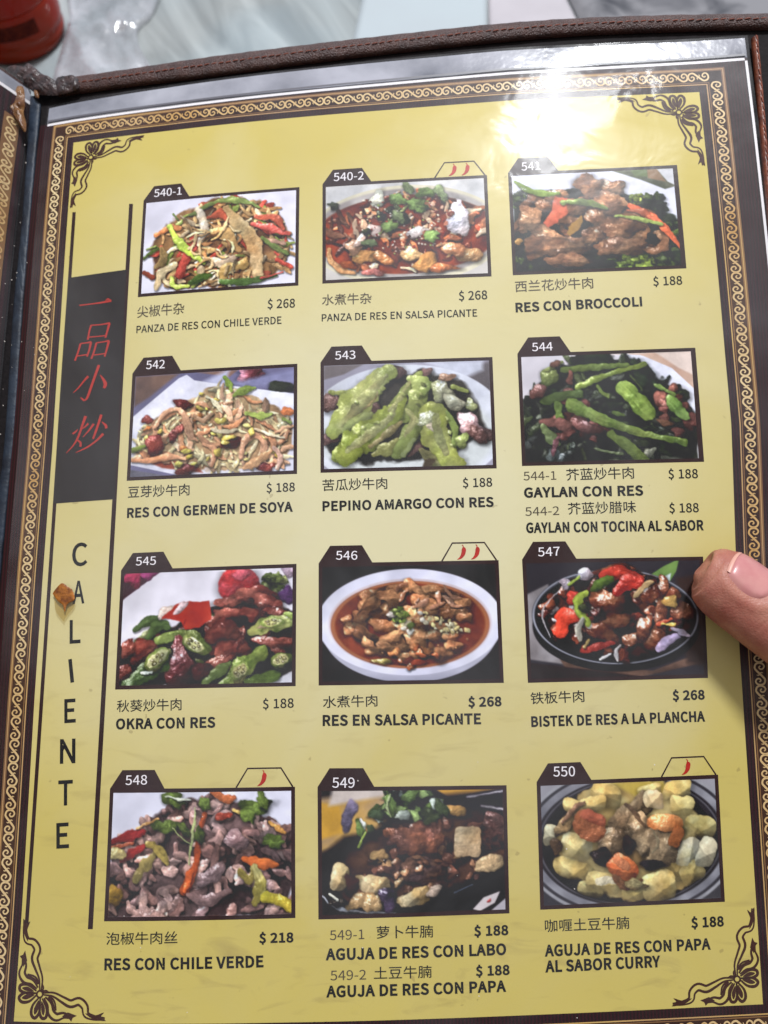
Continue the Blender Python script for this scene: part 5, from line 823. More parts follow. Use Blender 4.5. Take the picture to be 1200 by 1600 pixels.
def dish(idx, corners, label, texts, chilies, inset=(1.05, 1.05, 1.05, 1.05)):
    q = quad(corners); l, t, r, b = inset
    S = np.linspace(l / PW, 1 - r / PW, GX); T = np.linspace(t / PH, 1 - b / PH, GY)
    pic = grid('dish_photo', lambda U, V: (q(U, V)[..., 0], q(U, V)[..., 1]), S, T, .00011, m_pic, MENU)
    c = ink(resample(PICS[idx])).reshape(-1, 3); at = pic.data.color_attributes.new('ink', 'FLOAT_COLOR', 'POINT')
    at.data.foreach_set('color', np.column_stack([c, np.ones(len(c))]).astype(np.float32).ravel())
    pic['label'] = label
    grid('photo_frame', lambda U, V: (q(U, V)[..., 0], q(U, V)[..., 1]), np.linspace(0, 1, 24), np.linspace(0, 1, 16), .00008, m_frame, pic)
    mmq = lambda P: q(np.array(P, float)[:, 0] / PW, np.array(P, float)[:, 1] / PH)
    s = Sheet(); s.poly(mmq([(0, .02), (3.3, -4.9), (12.4, -4.9), (15.3, .02)])); s.build('number_tab', .0001, m_frame, pic)
    if chilies:
        s = Sheet(); s.stroke(mmq([(35.0, 0), (38.1, -5.0), (47.2, -5.0), (50.4, 0)]), .00042); s.build('spice_mark_outline', .0001, m_frame, pic)
        for cx in chilies:
            s = Sheet(); s.stroke(mmq(smooth_path([(cx - 1.3, -.35), (cx - .35, -.9), (cx + .35, -1.9), (cx + .6, -3.1), (cx + .5, -3.7)], 4)), np.array([.15, .7, 1.15, 1.25, .7]) * mm)
            s.stroke(mmq([(cx + .45, -3.6), (cx + .45, -4.1), (cx + .15, -4.5)]), np.array([.4, .25, .2]) * mm); s.build('chili_mark', .00012, m_chili, pic)
    for kind, text, p0, p1, cap in texts:
        if kind == 'n': write('dish_number', text, 's', p0, p1, cap, m_num, pic, 4, .00014)
        elif kind == 'k': write('dish_number', text, 's', p0, p1, cap, m_grey, pic, 1)
        elif kind == 'c': write('chinese_name', text, 'c', p0, p1, cap, m_grey if idx < 3 else m_black, pic, 2)
        elif kind == 'p': write('price', text, 's', p0, p1, cap, m_black, pic, 14)
        elif kind == 'P': write('price', text, 's', p0, p1, cap, m_bold, pic, 38)
        elif kind == 's': write('spanish_name', text, 's', p0, p1, cap, m_black, pic, 14)
        elif kind == 'S': write('spanish_name', text, 's', p0, p1, cap, m_bold, pic, 38)
dish(0, [(224.5, 313.8), (468, 292.5), (466.3, 446.3), (215.5, 464.5)], 'printed photo of tripe strips with red and green peppers', [
    ('n', '540-1', (240.8, 308.2), (283.8, 304.2), 11.5), ('c', '尖椒牛杂', (214.5, 497), (288, 490.5), 18), ('p', '$ 268', (418, 482), (461, 480.3), 13.5), ('s', 'PANZA DE RES CON CHILE VERDE', (213.2, 520.5), (440, 505.8), 11)], ())
dish(1, [(504, 288.3), (760.8, 273.6), (768, 432), (503.8, 443.3)], 'printed photo of red tripe stew topped with coriander', [
    ('n', '540-2', (521.3, 283.4), (568.3, 280.6), 12.4), ('c', '水煮牛杂', (503.2, 477.5), (580.7, 474.5), 17), ('p', '$ 268', (717.1, 469.4), (761.6, 467.3), 13.5), ('s', 'PANZA DE RES EN SALSA PICANTE', (502.7, 502.2), (745.6, 494.5), 11)], (40.6, 44.6))
dish(2, [(793.7, 270.8), (1057.7, 257.9), (1072.4, 419.4), (801.2, 430.2)], 'printed photo of glazed beef slices with broccoli', [
    ('n', '541', (814.9, 266.9), (844, 265.4), 12.4), ('c', '西兰花炒牛肉', (805.3, 456.8), (927.2, 450.6), 17.5), ('p', '$ 188', (1020.8, 446.5), (1066.2, 444.4), 13.2), ('S', 'RES CON BROCCOLI', (805.8, 487.6), (1003.5, 478), 14.2)], (), (1.05, 1.05, 1.4, 1.05))
dish(3, [(207.1, 583.9), (464.7, 568.4), (464.2, 740.5), (198.1, 751.3)], 'printed photo of beef strips with bean sprouts on a square plate', [
    ('n', '542', (228.3, 577), (257.5, 575.4), 12.9), ('c', '豆芽炒牛肉', (200.1, 778.2), (296.2, 773.8), 18), ('p', '$ 188', (416.4, 769.4), (461, 767.3), 13.5), ('S', 'RES CON GERMEN DE SOYA', (198.6, 808.7), (457.7, 798.8), 14.8)], ())
dish(4, [(500.8, 566.8), (769.3, 558), (776, 731.9), (500.8, 738.8)], 'printed photo of green bitter melon with beef', [
    ('n', '543', (523.5, 562), (555.5, 560.7), 12.8), ('c', '苦瓜炒牛肉', (504, 767.3), (605.3, 764), 18), ('p', '$ 188', (723.2, 761.5), (769.3, 759.9), 13.6), ('S', 'PEPINO AMARGO CON RES', (504, 798), (771.5, 791.3), 14.8)], ())
dish(5, [(808.4, 553), (1086.2, 543.4), (1100, 721.6), (815.6, 728.2)], 'printed photo of dark green stems with minced beef', [
    ('n', '544', (831.3, 548.9), (863.7, 547.5), 12.7), ('k', '544-1', (818, 750.5), (869.2, 749.4), 13.2), ('c', '芥蓝炒牛肉', (884.9, 751), (990.8, 747.7), 18.5), ('p', '$ 188', (1044.4, 747.7), (1090.6, 746.9), 14), ('S', 'GAYLAN CON RES', (818.9, 777.1), (1005.1, 773.6), 15.2),
    ('k', '544-2', (820.8, 806), (873.9, 804.4), 13.2), ('c', '芥蓝炒腊味', (887.6, 804.1), (994, 801), 18.5), ('p', '$ 188', (1045.8, 801), (1092, 800), 14), ('S', 'GAYLAN CON TOCINA AL SABOR', (822.2, 832.2), (1099.4, 828), 15.6)], (), (1.05, 1.05, 1.4, 1.05))
dish(6, [(189.4, 891.2), (463.3, 881), (462, 1072), (180, 1077.4)], 'printed photo of okra, red pepper and dark glazed beef', [
    ('n', '545', (212.3, 883.6), (243.9, 882.2), 12.9), ('c', '秋葵炒牛肉', (182.6, 1112.6), (283.8, 1109.5), 18.5), ('p', '$ 188', (410.8, 1107.1), (459.2, 1105.2), 14.4), ('S', 'OKRA CON RES', (181.2, 1138.8), (336.6, 1136), 16)], ())
dish(7, [(497.9, 880.4), (779, 875.2), (787.2, 1066.9), (497.9, 1071)], 'printed photo of beef in red broth in a white oval bowl', [
    ('n', '546', (524.8, 874.4), (558.4, 874.4), 13.4), ('c', '水煮牛肉', (504.8, 1106.2), (590, 1103.5), 18.5), ('P', '$ 268', (731.6, 1104), (783.9, 1102.6), 14.6), ('S', 'RES EN SALSA PICANTE', (504.2, 1133.4), (751.7, 1130.7), 16.4)], (40.7, 44.6))
dish(8, [(815.7, 874.4), (1098.4, 869.7), (1106.1, 1059.2), (824.8, 1066.9)], 'printed photo of beef and peppers on a black iron plate', [
    ('n', '547', (840.7, 869.4), (874.8, 868), 13.7), ('c', '铁板牛肉', (829.4, 1100.4), (913.3, 1096.6), 18.5), ('P', '$ 268', (1050.8, 1093.8), (1101.2, 1092.2), 14.6), ('S', 'BISTEK DE RES A LA PLANCHA', (830.3, 1135.1), (1101.7, 1126.6), 16)], ())
dish(9, [(172, 1232.5), (461, 1229.1), (461.6, 1434.2), (162.7, 1439.4)], 'printed photo of grey shredded beef with carrot and coriander', [
    ('n', '548', (196.1, 1226.3), (230.1, 1225.4), 14.7), ('c', '泡椒牛肉丝', (166.1, 1476.2), (277.4, 1474.2), 19.5), ('P', '$ 218', (404.9, 1472.8), (458.8, 1471.4), 15), ('S', 'RES CON CHILE VERDE', (163.2, 1515), (412, 1510.2), 17.8)], (42.1,))
dish(10, [(496.2, 1229.7), (791.4, 1226.8), (796, 1426.9), (497.6, 1436.5)], 'printed photo of braised brisket with pale radish cubes', [
    ('n', '549', (519.1, 1230.5), (554.2, 1230.5), 15.6), ('k', '549-1', (515.4, 1468.6), (569.3, 1466.9), 15), ('c', '萝卜牛腩', (588.5, 1466.3), (676.9, 1464.4), 19.5), ('P', '$ 188', (740.7, 1462), (794.5, 1460), 15.2), ('S', 'AGUJA DE RES CON LABO', (508.9, 1499.4), (791.1, 1490.9), 17.6),
    ('k', '549-2', (516.3, 1531.5), (572.1, 1530), 15), ('c', '土豆牛腩', (584.3, 1530), (674.7, 1527.4), 19.5), ('P', '$ 188', (743.5, 1524.4), (796.5, 1522.1), 15.2), ('S', 'AGUJA DE RES CON PAPA', (509.8, 1557.5), (790.9, 1548.5), 17.6)], ())
dish(11, [(838.4, 1221.9), (1121.8, 1210.2), (1132.5, 1408.9), (844.1, 1421.3)], 'printed photo of yellow curry with potato, carrot and brisket', [
    ('n', '550', (864.5, 1213.1), (898.5, 1212.5), 15.3), ('c', '咖喱土豆牛腩', (851.7, 1456.2), (983.5, 1451), 19.5), ('P', '$ 188', (1080.1, 1449.1), (1131.1, 1446.3), 15.4), ('S', 'AGUJA DE RES CON PAPA', (851.2, 1493.6), (1110.4, 1482.6), 17.6), ('S', 'AL SABOR CURRY', (852, 1518.5), (1032, 1510), 17.8)], (42.1,))

# ------------------------------------------------------------------ the section title down the left side
def bar(name, A, Bq, wa, wb, m, lift=.0001):
    s = Sheet(); n = 60; t = np.linspace(0, 1, n)[:, None]
    a = pgl(np.array(A) * (1 - t) + np.array(Bq) * t); b = pgl((np.array(A) + (wa, 0)) * (1 - t) + (np.array(Bq) + (wb, 0)) * t)
    V = np.vstack([a, b]); F = [(i + 1, n + i + 1, n + i, i) for i in range(n - 1)]
    return raw(name, on_page(V, lift), F, m, MENU)
bar('side_rule', (113.4, 331.7), (39, 1443), 5.2, 5.8, m_frame); bar('side_rule', (202, 318.7), (137.5, 1451.6), 6, 7.6, m_frame)
TP = quad([(106.8, 434.5), (198, 421.5), (179.5, 780), (83.5, 787)])
panel = grid('title_panel', lambda U, V: (TP(U, V)[..., 0], TP(U, V)[..., 1]), np.linspace(0, 1, 16), np.linspace(0, 1, 50), .00012, m_panel, MENU)
def brush(name, strokes):
    s = Sheet()
    for P, w in strokes: s.stroke(pgl(smooth_path(P, 6)), np.array(w) * .00019)
    s.build(name, .00017, m_red, panel)
z3 = lambda P: [(x / 4, 300 + y / 4) for x, y in P]
brush('title_character', [(z3([(497, 710), (580, 700), (650, 690), (697, 680)]), [2.2, 2.0, 3, 4.5]), (z3([(660, 682), (676, 670), (697, 684)]), [1, 3, 1])])
brush('title_character', [(z3(P), w) for P, w in [
    ([(572, 832), (560, 870), (550, 925)], [3.4, 3, 3.2]), ([(572, 834), (630, 830), (688, 820)], [2, 2, 3]), ([(686, 822), (672, 870), (660, 912)], [4.2, 3.4, 3]), ([(556, 908), (610, 904), (664, 898)], [2, 2, 2]),
    ([(505, 948), (490, 1000), (470, 1055)], [3.4, 3, 3.2]), ([(505, 948), (540, 944), (572, 938)], [2, 2, 3]), ([(570, 940), (560, 985), (545, 1030)], [4, 3.2, 3]), ([(484, 1026), (515, 1022), (550, 1016)], [2, 2, 2]),
    ([(604, 944), (590, 995), (572, 1044)], [3.4, 3, 3.2]), ([(604, 944), (645, 938), (684, 930)], [2, 2, 3]), ([(682, 932), (668, 985), (655, 1030)], [4.2, 3.4, 3]), ([(584, 1020), (620, 1016), (660, 1010)], [2, 2, 2])]])
z7 = lambda P: [(100 + x / 9.41, 560 + y / 9.41) for x, y in P]
brush('title_character', [(z7(P), w) for P, w in [([(518, 100), (470, 230), (400, 430), (345, 580), (300, 625)], [4.6, 4.4, 4.2, 4, 1.5]), ([(300, 625), (270, 595), (245, 578)], [3, 2.4, .8]), ([(360, 265), (300, 330), (220, 430), (140, 508)], [4.4, 3.2, 2.4, 1]), ([(535, 245), (580, 310), (612, 380), (590, 440)], [1.2, 4, 6, 4.5])]])
brush('title_character', [(z7(P), w) for P, w in [([(322, 850), (275, 980), (215, 1150), (140, 1280), (35, 1395)], [5, 4, 3.6, 2.4, .9]), ([(205, 1045), (175, 1080), (130, 1112)], [1.4, 2.6, 3.4]), ([(360, 958), (310, 1010), (262, 1040)], [3.6, 2.4, 1.2]), ([(195, 1200), (245, 1240), (245, 1300)], [1.8, 3.6, 3.4]),
    ([(552, 830), (510, 960), (465, 1090), (430, 1185)], [4.4, 4, 3.8, 3.4]), ([(440, 965), (370, 1060), (280, 1160)], [4, 2.8, 1.2]), ([(560, 935), (615, 985), (625, 1030)], [1.2, 4, 4.4]), ([(580, 1110), (480, 1210), (340, 1310), (175, 1388)], [4.4, 3.2, 2.6, .9])]])
for ch, x0, x1, yb, cap in (('C', 112.5, 136.5, 884, 35), ('A', 113.5, 132, 943, 35), ('L', 109, 126, 1005, 36), ('I', 110.4, 116, 1066, 36), ('E', 100.8, 118.6, 1129, 36.5), ('N', 93.8, 118, 1192.5, 37.5), ('T', 91.2, 114, 1258, 38.5), ('E', 88.4, 108, 1325, 39)):
    write('side_letter', ch, 's', (x0, yb), (x1, yb - 1.2), cap, m_bold, MENU, 16)

# ------------------------------------------------------------------ sleeve, cover, spine, facing page
def film(name, tint=(1, 1, 1), fres=1.5, haze=.05, rough=.07, hrough=.42, bump=.25, bscale=60, glaze=0.0):
    m = bpy.data.materials.new(name); m.use_nodes = True; nt = m.node_tree; N = nt.nodes; L = nt.links
    N.remove(N['Principled BSDF']); out = N['Material Output']
    tr = N.new('ShaderNodeBsdfTransparent'); tr.inputs[0].default_value = (*tint, 1)
    g1 = N.new('ShaderNodeBsdfGlossy'); g1.inputs['Roughness'].default_value = rough
    g2 = N.new('ShaderNodeBsdfGlossy'); g2.inputs['Roughness'].default_value = hrough
    df = N.new('ShaderNodeBsdfDiffuse'); df.inputs[0].default_value = (.7, .7, .76, 1)
    fr = N.new('ShaderNodeFresnel'); fr.inputs['IOR'].default_value = 1.45
    mu = N.new('ShaderNodeMath'); mu.operation = 'MULTIPLY'; mu.inputs[1].default_value = fres; mu.use_clamp = True; L.new(fr.outputs[0], mu.inputs[0])
    tc = N.new('ShaderNodeTexCoord'); n1 = N.new('ShaderNodeTexNoise'); n1.inputs['Scale'].default_value = bscale; n1.inputs['Detail'].default_value = 3; n1.inputs['Distortion'].default_value = .6; L.new(tc.outputs['Object'], n1.inputs['Vector'])
    bp = N.new('ShaderNodeBump'); bp.inputs['Strength'].default_value = bump; bp.inputs['Distance'].default_value = .001; L.new(n1.outputs['Fac'], bp.inputs['Height'])
    for g in (g1, g2, fr): L.new(bp.outputs[0], g.inputs['Normal'])
    n2 = N.new('ShaderNodeTexNoise'); n2.inputs['Scale'].default_value = 26; n2.inputs['Detail'].default_value = 6; n2.inputs['Distortion'].default_value = 1.2; L.new(tc.outputs['Object'], n2.inputs['Vector'])
    m2 = N.new('ShaderNodeMapRange'); m2.inputs[1].default_value = .36; m2.inputs[2].default_value = .68; m2.inputs[3].default_value = haze * .3; m2.inputs[4].default_value = haze * 2.6; L.new(n2.outputs['Fac'], m2.inputs[0])
    a = N.new('ShaderNodeMixShader'); L.new(m2.outputs[0], a.inputs[0]); L.new(tr.outputs[0], a.inputs[1]); L.new(g2.outputs[0], a.inputs[2])
    b = N.new('ShaderNodeMixShader'); L.new(mu.outputs[0], b.inputs[0]); L.new(a.outputs[0], b.inputs[1]); L.new(g1.outputs[0], b.inputs[2])
    last = b
    if glaze:
        c = N.new('ShaderNodeMixShader'); n3 = N.new('ShaderNodeTexNoise'); n3.inputs['Scale'].default_value = 11; n3.inputs['Detail'].default_value = 8; n3.inputs['Roughness'].default_value = .62; n3.inputs['Distortion'].default_value = .8; L.new(tc.outputs['Object'], n3.inputs['Vector'])
        m3 = N.new('ShaderNodeMapRange'); m3.inputs[1].default_value = .40; m3.inputs[2].default_value = .70; m3.inputs[3].default_value = glaze * .35; m3.inputs[4].default_value = glaze * 3.2; L.new(n3.outputs['Fac'], m3.inputs[0]); L.new(m3.outputs[0], c.inputs[0]); L.new(b.outputs[0], c.inputs[1]); L.new(df.outputs[0], c.inputs[2]); last = c
    L.new(last.outputs[0], out.inputs[0]); return m
NZW = _noise(31, octs=((5, 1), (9, .8), (17, .5), (33, .22)))
NZC = _noise(32, octs=((16, 1), (32, .8), (64, .5)))
def wob(x, y, N_=NZW, s=1400.): return N_[(np.asarray(-y) * s).astype(int) % 512, (np.asarray(x) * s).astype(int) % 512]
m_sleeve = film('clear_plastic', fres=.10, haze=.0060, rough=.085, hrough=.30, bump=.34, bscale=52, glaze=.020)
def sleeve_lift(x, y): return .0007 + .0010 * (wob(x, y) - .3)
ys_top = lambda X: ytop(X) - 6.9 - 1.5 * np.sin(np.clip(X / 230 + .05, 0, 1) * math.pi) - .4 * X / 200
grid('plastic_sleeve', lambda U, V: I2(U, ys_top(U) + V * (282 - ys_top(U))), np.linspace(-10.9, 216, 170), np.linspace(0, 1, 220), sleeve_lift, m_sleeve, MENU)
m_hem = mat('milky_plastic', lin((188, 188, 200)) * .8, .16, .5, colour2=lin((112, 114, 126)) * .75, scale=38, bump=1.0, bscale=60)
grid('sleeve_hem', lambda U, V: I2(U, ys_top(U) + .2 + V * (ytop(U) - ys_top(U) - .4)), np.linspace(-10.8, 215.5, 120), np.linspace(0, 1, 8), lambda x, y: -.0003 + .0006 * wob(x, y), m_hem, MENU)
m_seam = mat('dark_seam', lin((92, 90, 98)), .4, .4)
grid('sleeve_seam', lambda U, V: I2(U, ytop(U) - 1.3 + V), np.linspace(-10.6, 215, 110), np.linspace(0, .75, 3), .0004, m_seam, MENU)

m_cloth = mat('black_lining', lin((22, 18, 20)), .8, .2, vary=.3, scale=400, bump=.5, bscale=900)
m_leather = mat('brown_leather', lin((74, 44, 38)), .42, .5, colour2=lin((52, 28, 26)), scale=260, bump=1.0, bscale=2000)
m_stitch = mat('tan_thread', lin((120, 62, 46)), .6, .3, vary=.2, scale=500)
grid('cover_lining', lambda U, V: I2(U, V), np.linspace(-34, 226, 66), np.linspace(-24, 286, 80), -.0016, m_cloth, MENU)
grid('leather_cover', lambda U, V: I2(U, V), np.linspace(-16, 227, 60)[::-1], np.linspace(-25, 287, 80), -.0040, m_leather, MENU)
def rounded_strip(name, lo, hi, base, bulge, m, stitch_at=None, sl=7.0, gap=4.0):
    lo = pgl(smooth_path(lo, 14), base); hi = pgl(smooth_path(hi, 14), base); n = min(len(lo), len(hi)); lo, hi = lo[:n], hi[:n]
    K = 14; V = []; F = []
    for i in range(n):
        for k in range(K + 1):
            a = math.pi * k / K; t = .5 - .5 * math.cos(a); p = lo[i] * (1 - t) + hi[i] * t
            V.append((p[0], p[1], float(pagez(*p)) + base + bulge * math.sin(a) ** .75 * (1 + .10 * math.sin(i * 1.7) * math.sin(i * .61))))
    for i in range(n - 1):
        for k in range(K): F.append((i * (K + 1) + k, i * (K + 1) + k + 1, (i + 1) * (K + 1) + k + 1, (i + 1) * (K + 1) + k))
    o = raw(name, V, [f[::-1] for f in F], m, MENU)
    if stitch_at is not None:
        mid = lo * (1 - stitch_at) + hi * stitch_at; d = np.concatenate([[0], np.cumsum(np.linalg.norm(np.diff(mid, axis=0), axis=1))]); tot = d[-1]; step = (sl + gap) * .1 * mm * 2.2
        V = []; F = []; a = 0.0; rr = random.Random(3)
        nrm = (hi - lo).mean(0); nrm /= np.linalg.norm(nrm)
        while a + step < tot:
            b = a + step * .72; P = [np.array([np.interp(s_, d, mid[:, 0]), np.interp(s_, d, mid[:, 1])]) for s_ in np.linspace(a, b, 5)]
            k0 = len(V); j = rr.uniform(-.12, .12) * mm
            for i, p in enumerate(P):
                q = p + nrm * (j + (i - 2) * .06 * mm)
                zz = float(pagez(*q)) + base + bulge * math.sin(math.acos(1 - 2 * stitch_at)) ** .75 + .00002 + .00016 * math.sin(math.pi * i / 4)
                for e in range(6):
                    th = e * math.pi / 3; V.append((q[0] + nrm[0] * .2 * mm * math.cos(th), q[1] + nrm[1] * .2 * mm * math.cos(th), zz + .16 * mm * math.sin(th)))
            for i in range(4):
                for e in range(6): F.append((k0 + i * 6 + e, k0 + i * 6 + (e + 1) % 6, k0 + (i + 1) * 6 + (e + 1) % 6, k0 + (i + 1) * 6 + e))
            a += step
        raw('stitching', V, F, m_stitch, o)
    return o
rounded_strip('leather_binding', [(92, 152), (200, 137), (330, 121), (470, 102), (600, 86), (760, 69), (900, 57), (1050, 51), (1215, 47)], [(94, 126), (200, 111), (330, 91.5), (470, 74), (600, 59), (760, 42), (900, 32), (1050, 27), (1215, 25)], -.0012, .0024, m_leather, .42)
rounded_strip('leather_binding', [(1173, 62), (1182, 160), (1190, 260), (1198, 350), (1214, 500)], [(1183, 60), (1192, 160), (1200, 260), (1208, 350), (1224, 500)], -.0004, .0016, mat('orange_brown_leather', lin((128, 66, 40)), .4, .5, colour2=lin((84, 40, 28)), scale=300, bump=.6, bscale=900), .55)

# spine strip and the facing page, which rises out of the gutter
m_spine = mat('blue_black_spine', lin((40, 50, 64)), .5, .3, colour2=lin((22, 27, 38)), scale=120, bump=.7, bscale=500)
SPR = [(64, 165), (63, 178), (52, 303), (41, 434), (36, 500), (24, 675), (11, 800), (-2, 930), (-40, 1300), (-75, 1640)]
SPL = [(49, 150), (47, 165), (40, 281), (33, 369), (22, 478), (9, 675), (-4, 790), (-18, 930), (-56, 1300), (-90, 1640)]
rounded_strip('spine_strip', SPL, SPR, -.0006, .0011, m_spine)
hinge = pgl(smooth_path(SPL, 8)); hd = hinge[-1] - hinge[0]; hl = np.linalg.norm(hd); hd /= hl; hn = np.array((-hd[1], hd[0])); hn = hn if hn[0] < 0 else -hn
def face(U, V, lift=0.0):
    """U mm away from the gutter, V mm down from the top of the spine"""
    U = np.asarray(U, float) / 1000; V = np.asarray(V, float) / 1000
    k = np.array([0, .02, .05, .12, .2]); hx = np.interp(U, k, [0, .0085, .029, .094, .172]); hz = np.interp(U, k, [0, .018, .042, .064, .07])
    bx = hinge[0][0] + hd[0] * V; by = hinge[0][1] + hd[1] * V
    z0 = pagez(bx, by) - .0006
    x = bx + hn[0] * hx; y = by + hn[1] * hx
    return np.stack([x - hn[0] * 0 + .9 * lift * (-hn[0]), y + .9 * lift * (-hn[1]), z0 + hz + .45 * lift], -1)
def face_grid(name, us, vs, lift, m):
    U, V = np.meshgrid(us, vs); P = face(U, V, lift).reshape(-1, 3); n = len(us)
    F = [(j * n + i, j * n + i + 1, (j + 1) * n + i + 1, (j + 1) * n + i) for j in range(len(vs) - 1) for i in range(n - 1)]
    return raw(name, P, F, m, MENU)
face_grid('facing_page', np.linspace(0.4, 190, 80), np.linspace(3, 290, 40), 0, m_paper)
face_grid('white_page_edge', np.linspace(.4, 190, 80), np.linspace(2.4, 3.6, 3), .0001, m_white)
face_grid('leather_cover', np.linspace(0, 200, 80), np.linspace(-5, 296, 40), -.002, m_leather)
face_grid('border_band', np.linspace(3.2, 9.2, 12), np.linspace(12, 285, 60), .0001, m_brownband)
face_grid('sleeve_hem', np.linspace(.4, 190, 80), np.linspace(-2.4, 2.2, 4), -.0004, m_hem)
V = []; F = []
for k in range(42):
    X = 8.2 - SC[:, 0] * 4.2; Y = 13 + (k + SC[:, 1]) * 6.3; C = np.stack([X, Y], 1); T = np.gradient(C, axis=0); T /= np.linalg.norm(T, axis=1)[:, None]; Nn = np.stack([-T[:, 1], T[:, 0]], 1) * .3
    k0 = len(V); n = len(C); V += list(face((C + Nn)[:, 0], (C + Nn)[:, 1], .0002)) + list(face((C - Nn)[:, 0], (C - Nn)[:, 1], .0002)); F += [(k0 + i, k0 + i + 1, k0 + n + i + 1, k0 + n + i) for i in range(n - 1)]
raw('gold_scrollwork', V, F, m_gold, MENU, smooth=False)
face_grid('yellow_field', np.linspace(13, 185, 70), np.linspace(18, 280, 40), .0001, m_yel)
face_grid('plastic_sleeve', np.linspace(.2, 190, 80), np.linspace(-2.6, 290, 60), .0008, m_sleeve)

# torn tape and crumpled leather at the head of the gutter, food stuck on the sleeve, dust
def lump(name, px_poly, base, height, m, parent=MENU, res=26, seed=1, rough=.5):
    """an irregular scrap lying on the page: outline in measured places, domed and crumpled"""
    O = pgl(smooth_path(px_poly, 6, True)); c = O.mean(0); n = len(O); R = 9; r = np.random.RandomState(seed)
    V = [(c[0], c[1], 0)]; F = []
    for k in range(1, R + 1):
        f = k / R
        for p in O: q = c + (p - c) * f; V.append((q[0], q[1], f))
    V = np.array(V); f = V[:, 2].copy(); w = wob(V[:, 0], V[:, 1], NZC, 9000. + seed * 17)
    V[:, 2] = pagez(V[:, 0], V[:, 1]) + base + height * (np.sqrt(np.clip(1 - f ** 3, 0, 1)) * (1 - rough) + rough * (w - .3) * 2 * np.clip((1 - f) * 5, 0.0, 1))
    for i in range(n): F.append((0, 1 + i, 1 + (i + 1) % n))
    for k in range(R - 1):
        for i in range(n): a = 1 + k * n + i; b = 1 + k * n + (i + 1) % n; F.append((a, a + n, b + n, b))
    P = V[:, :2]; f0 = F[0]; ccw = (P[f0[1]][0] - P[f0[0]][0]) * (P[f0[2]][1] - P[f0[0]][1]) - (P[f0[1]][1] - P[f0[0]][1]) * (P[f0[2]][0] - P[f0[0]][0]) > 0
    return raw(name, V, F if ccw else [g[::-1] for g in F], m, parent)
m_food = mat('dried_sauce', lin((170, 104, 34)), .35, .5, colour2=lin((104, 54, 18)), scale=520, bump=.4, bscale=1500)
m_tail = film('greasy_smear', tint=(.90, .82, .64), fres=.3, haze=.004, rough=.25, glaze=.012, bump=.05)
z8 = lambda P: [(60 + x / 10, 880 + y / 10) for x, y in P]
lump('food_stain', z8([(400, 315), (490, 370), (565, 430), (590, 570), (480, 640), (440, 760), (410, 660), (330, 590), (265, 500), (258, 465), (320, 380)]), .0012, .0003, m_food, seed=3, rough=.3)
lump('grease_smear', z8([(290, 520), (430, 560), (590, 570), (580, 680), (500, 780), (440, 870), (425, 910), (380, 860), (310, 770), (280, 640)]), .0011, .00012, m_tail, seed=4, rough=.1)
m_tape = mat('torn_brown_tape', lin((136, 96, 54)), .35, .5, colour2=lin((88, 52, 30)), scale=260, bump=.8, bscale=700)
lump('torn_tape', [(38, 147), (46, 150), (48, 175), (46, 188), (50, 205), (48, 218), (38, 205), (28, 192), (18, 186), (8, 178), (18, 165), (30, 158)], .004, .0026, m_tape, seed=5)
lump('torn_tape', [(57, 146), (63, 148), (64, 158), (58, 156)], .0016, .001, m_tape, seed=6)
m_crump = mat('worn_dark_leather', lin((70, 48, 46)), .35, .6, colour2=lin((34, 22, 24)), scale=420, bump=1., bscale=900)
lump('crumpled_leather', [(12, 112), (24, 106), (40, 110), (48, 103), (58, 110), (70, 120), (92, 132), (96, 150), (76, 152), (60, 150), (48, 142), (38, 134), (24, 124)], .001, .0026, m_crump, seed=7, rough=.4)
lump('crumpled_leather', [(90, 128), (104, 124), (122, 124), (126, 140), (110, 148), (92, 150)], .0012, .0018, m_crump, seed=8, rough=.4)
m_dust = mat('pale_crumbs', lin((200, 192, 186)), .6, .3)
rr = random.Random(8); V = []; F = []
for i in range(44):
    px, py = (rr.uniform(0, 110), rr.uniform(170, 700)) if i < 26 else (rr.uniform(110, 1150), rr.uniform(1180, 1590))
    if i < 26: px = min(px, 62 - (py - 178) * .085 + rr.uniform(-22, 34))
    x, y = pg(px, py); x = float(x); y = float(y); r = rr.uniform(.08, .2) * mm; z = float(pagez(x, y)) + .0014; k0 = len(V)
    for a, b in ((0, 1.2), (1.3, .9), (2.4, 1.1), (3.5, .7), (4.7, 1.3)): V.append((x + r * b * math.cos(a), y + r * b * math.sin(a), z))
    V.append((x, y, z + r * .7)); F += [(k0 + j, k0 + (j + 1) % 5, k0 + 5) for j in range(5)]
dust = raw('crumbs', V, F, m_dust, MENU); dust['kind'] = 'stuff'

# ------------------------------------------------------------------ the hand that holds it: thumb on the page, fingers behind the cover
PERSON = thing('person', 'bare hand gripping the right edge of the menu, thumb pressed on the page', 'person', M_MENU)
m_skin = mat('skin', lin((172, 116, 100)), .46, .35, colour2=lin((154, 90, 78)), scale=170, bump=.35, bscale=1600, sss=.12)
m_nail = mat('thumb_nail', lin((182, 118, 118)), .32, .4, colour2=lin((190, 132, 128)), scale=240, coat=.3)
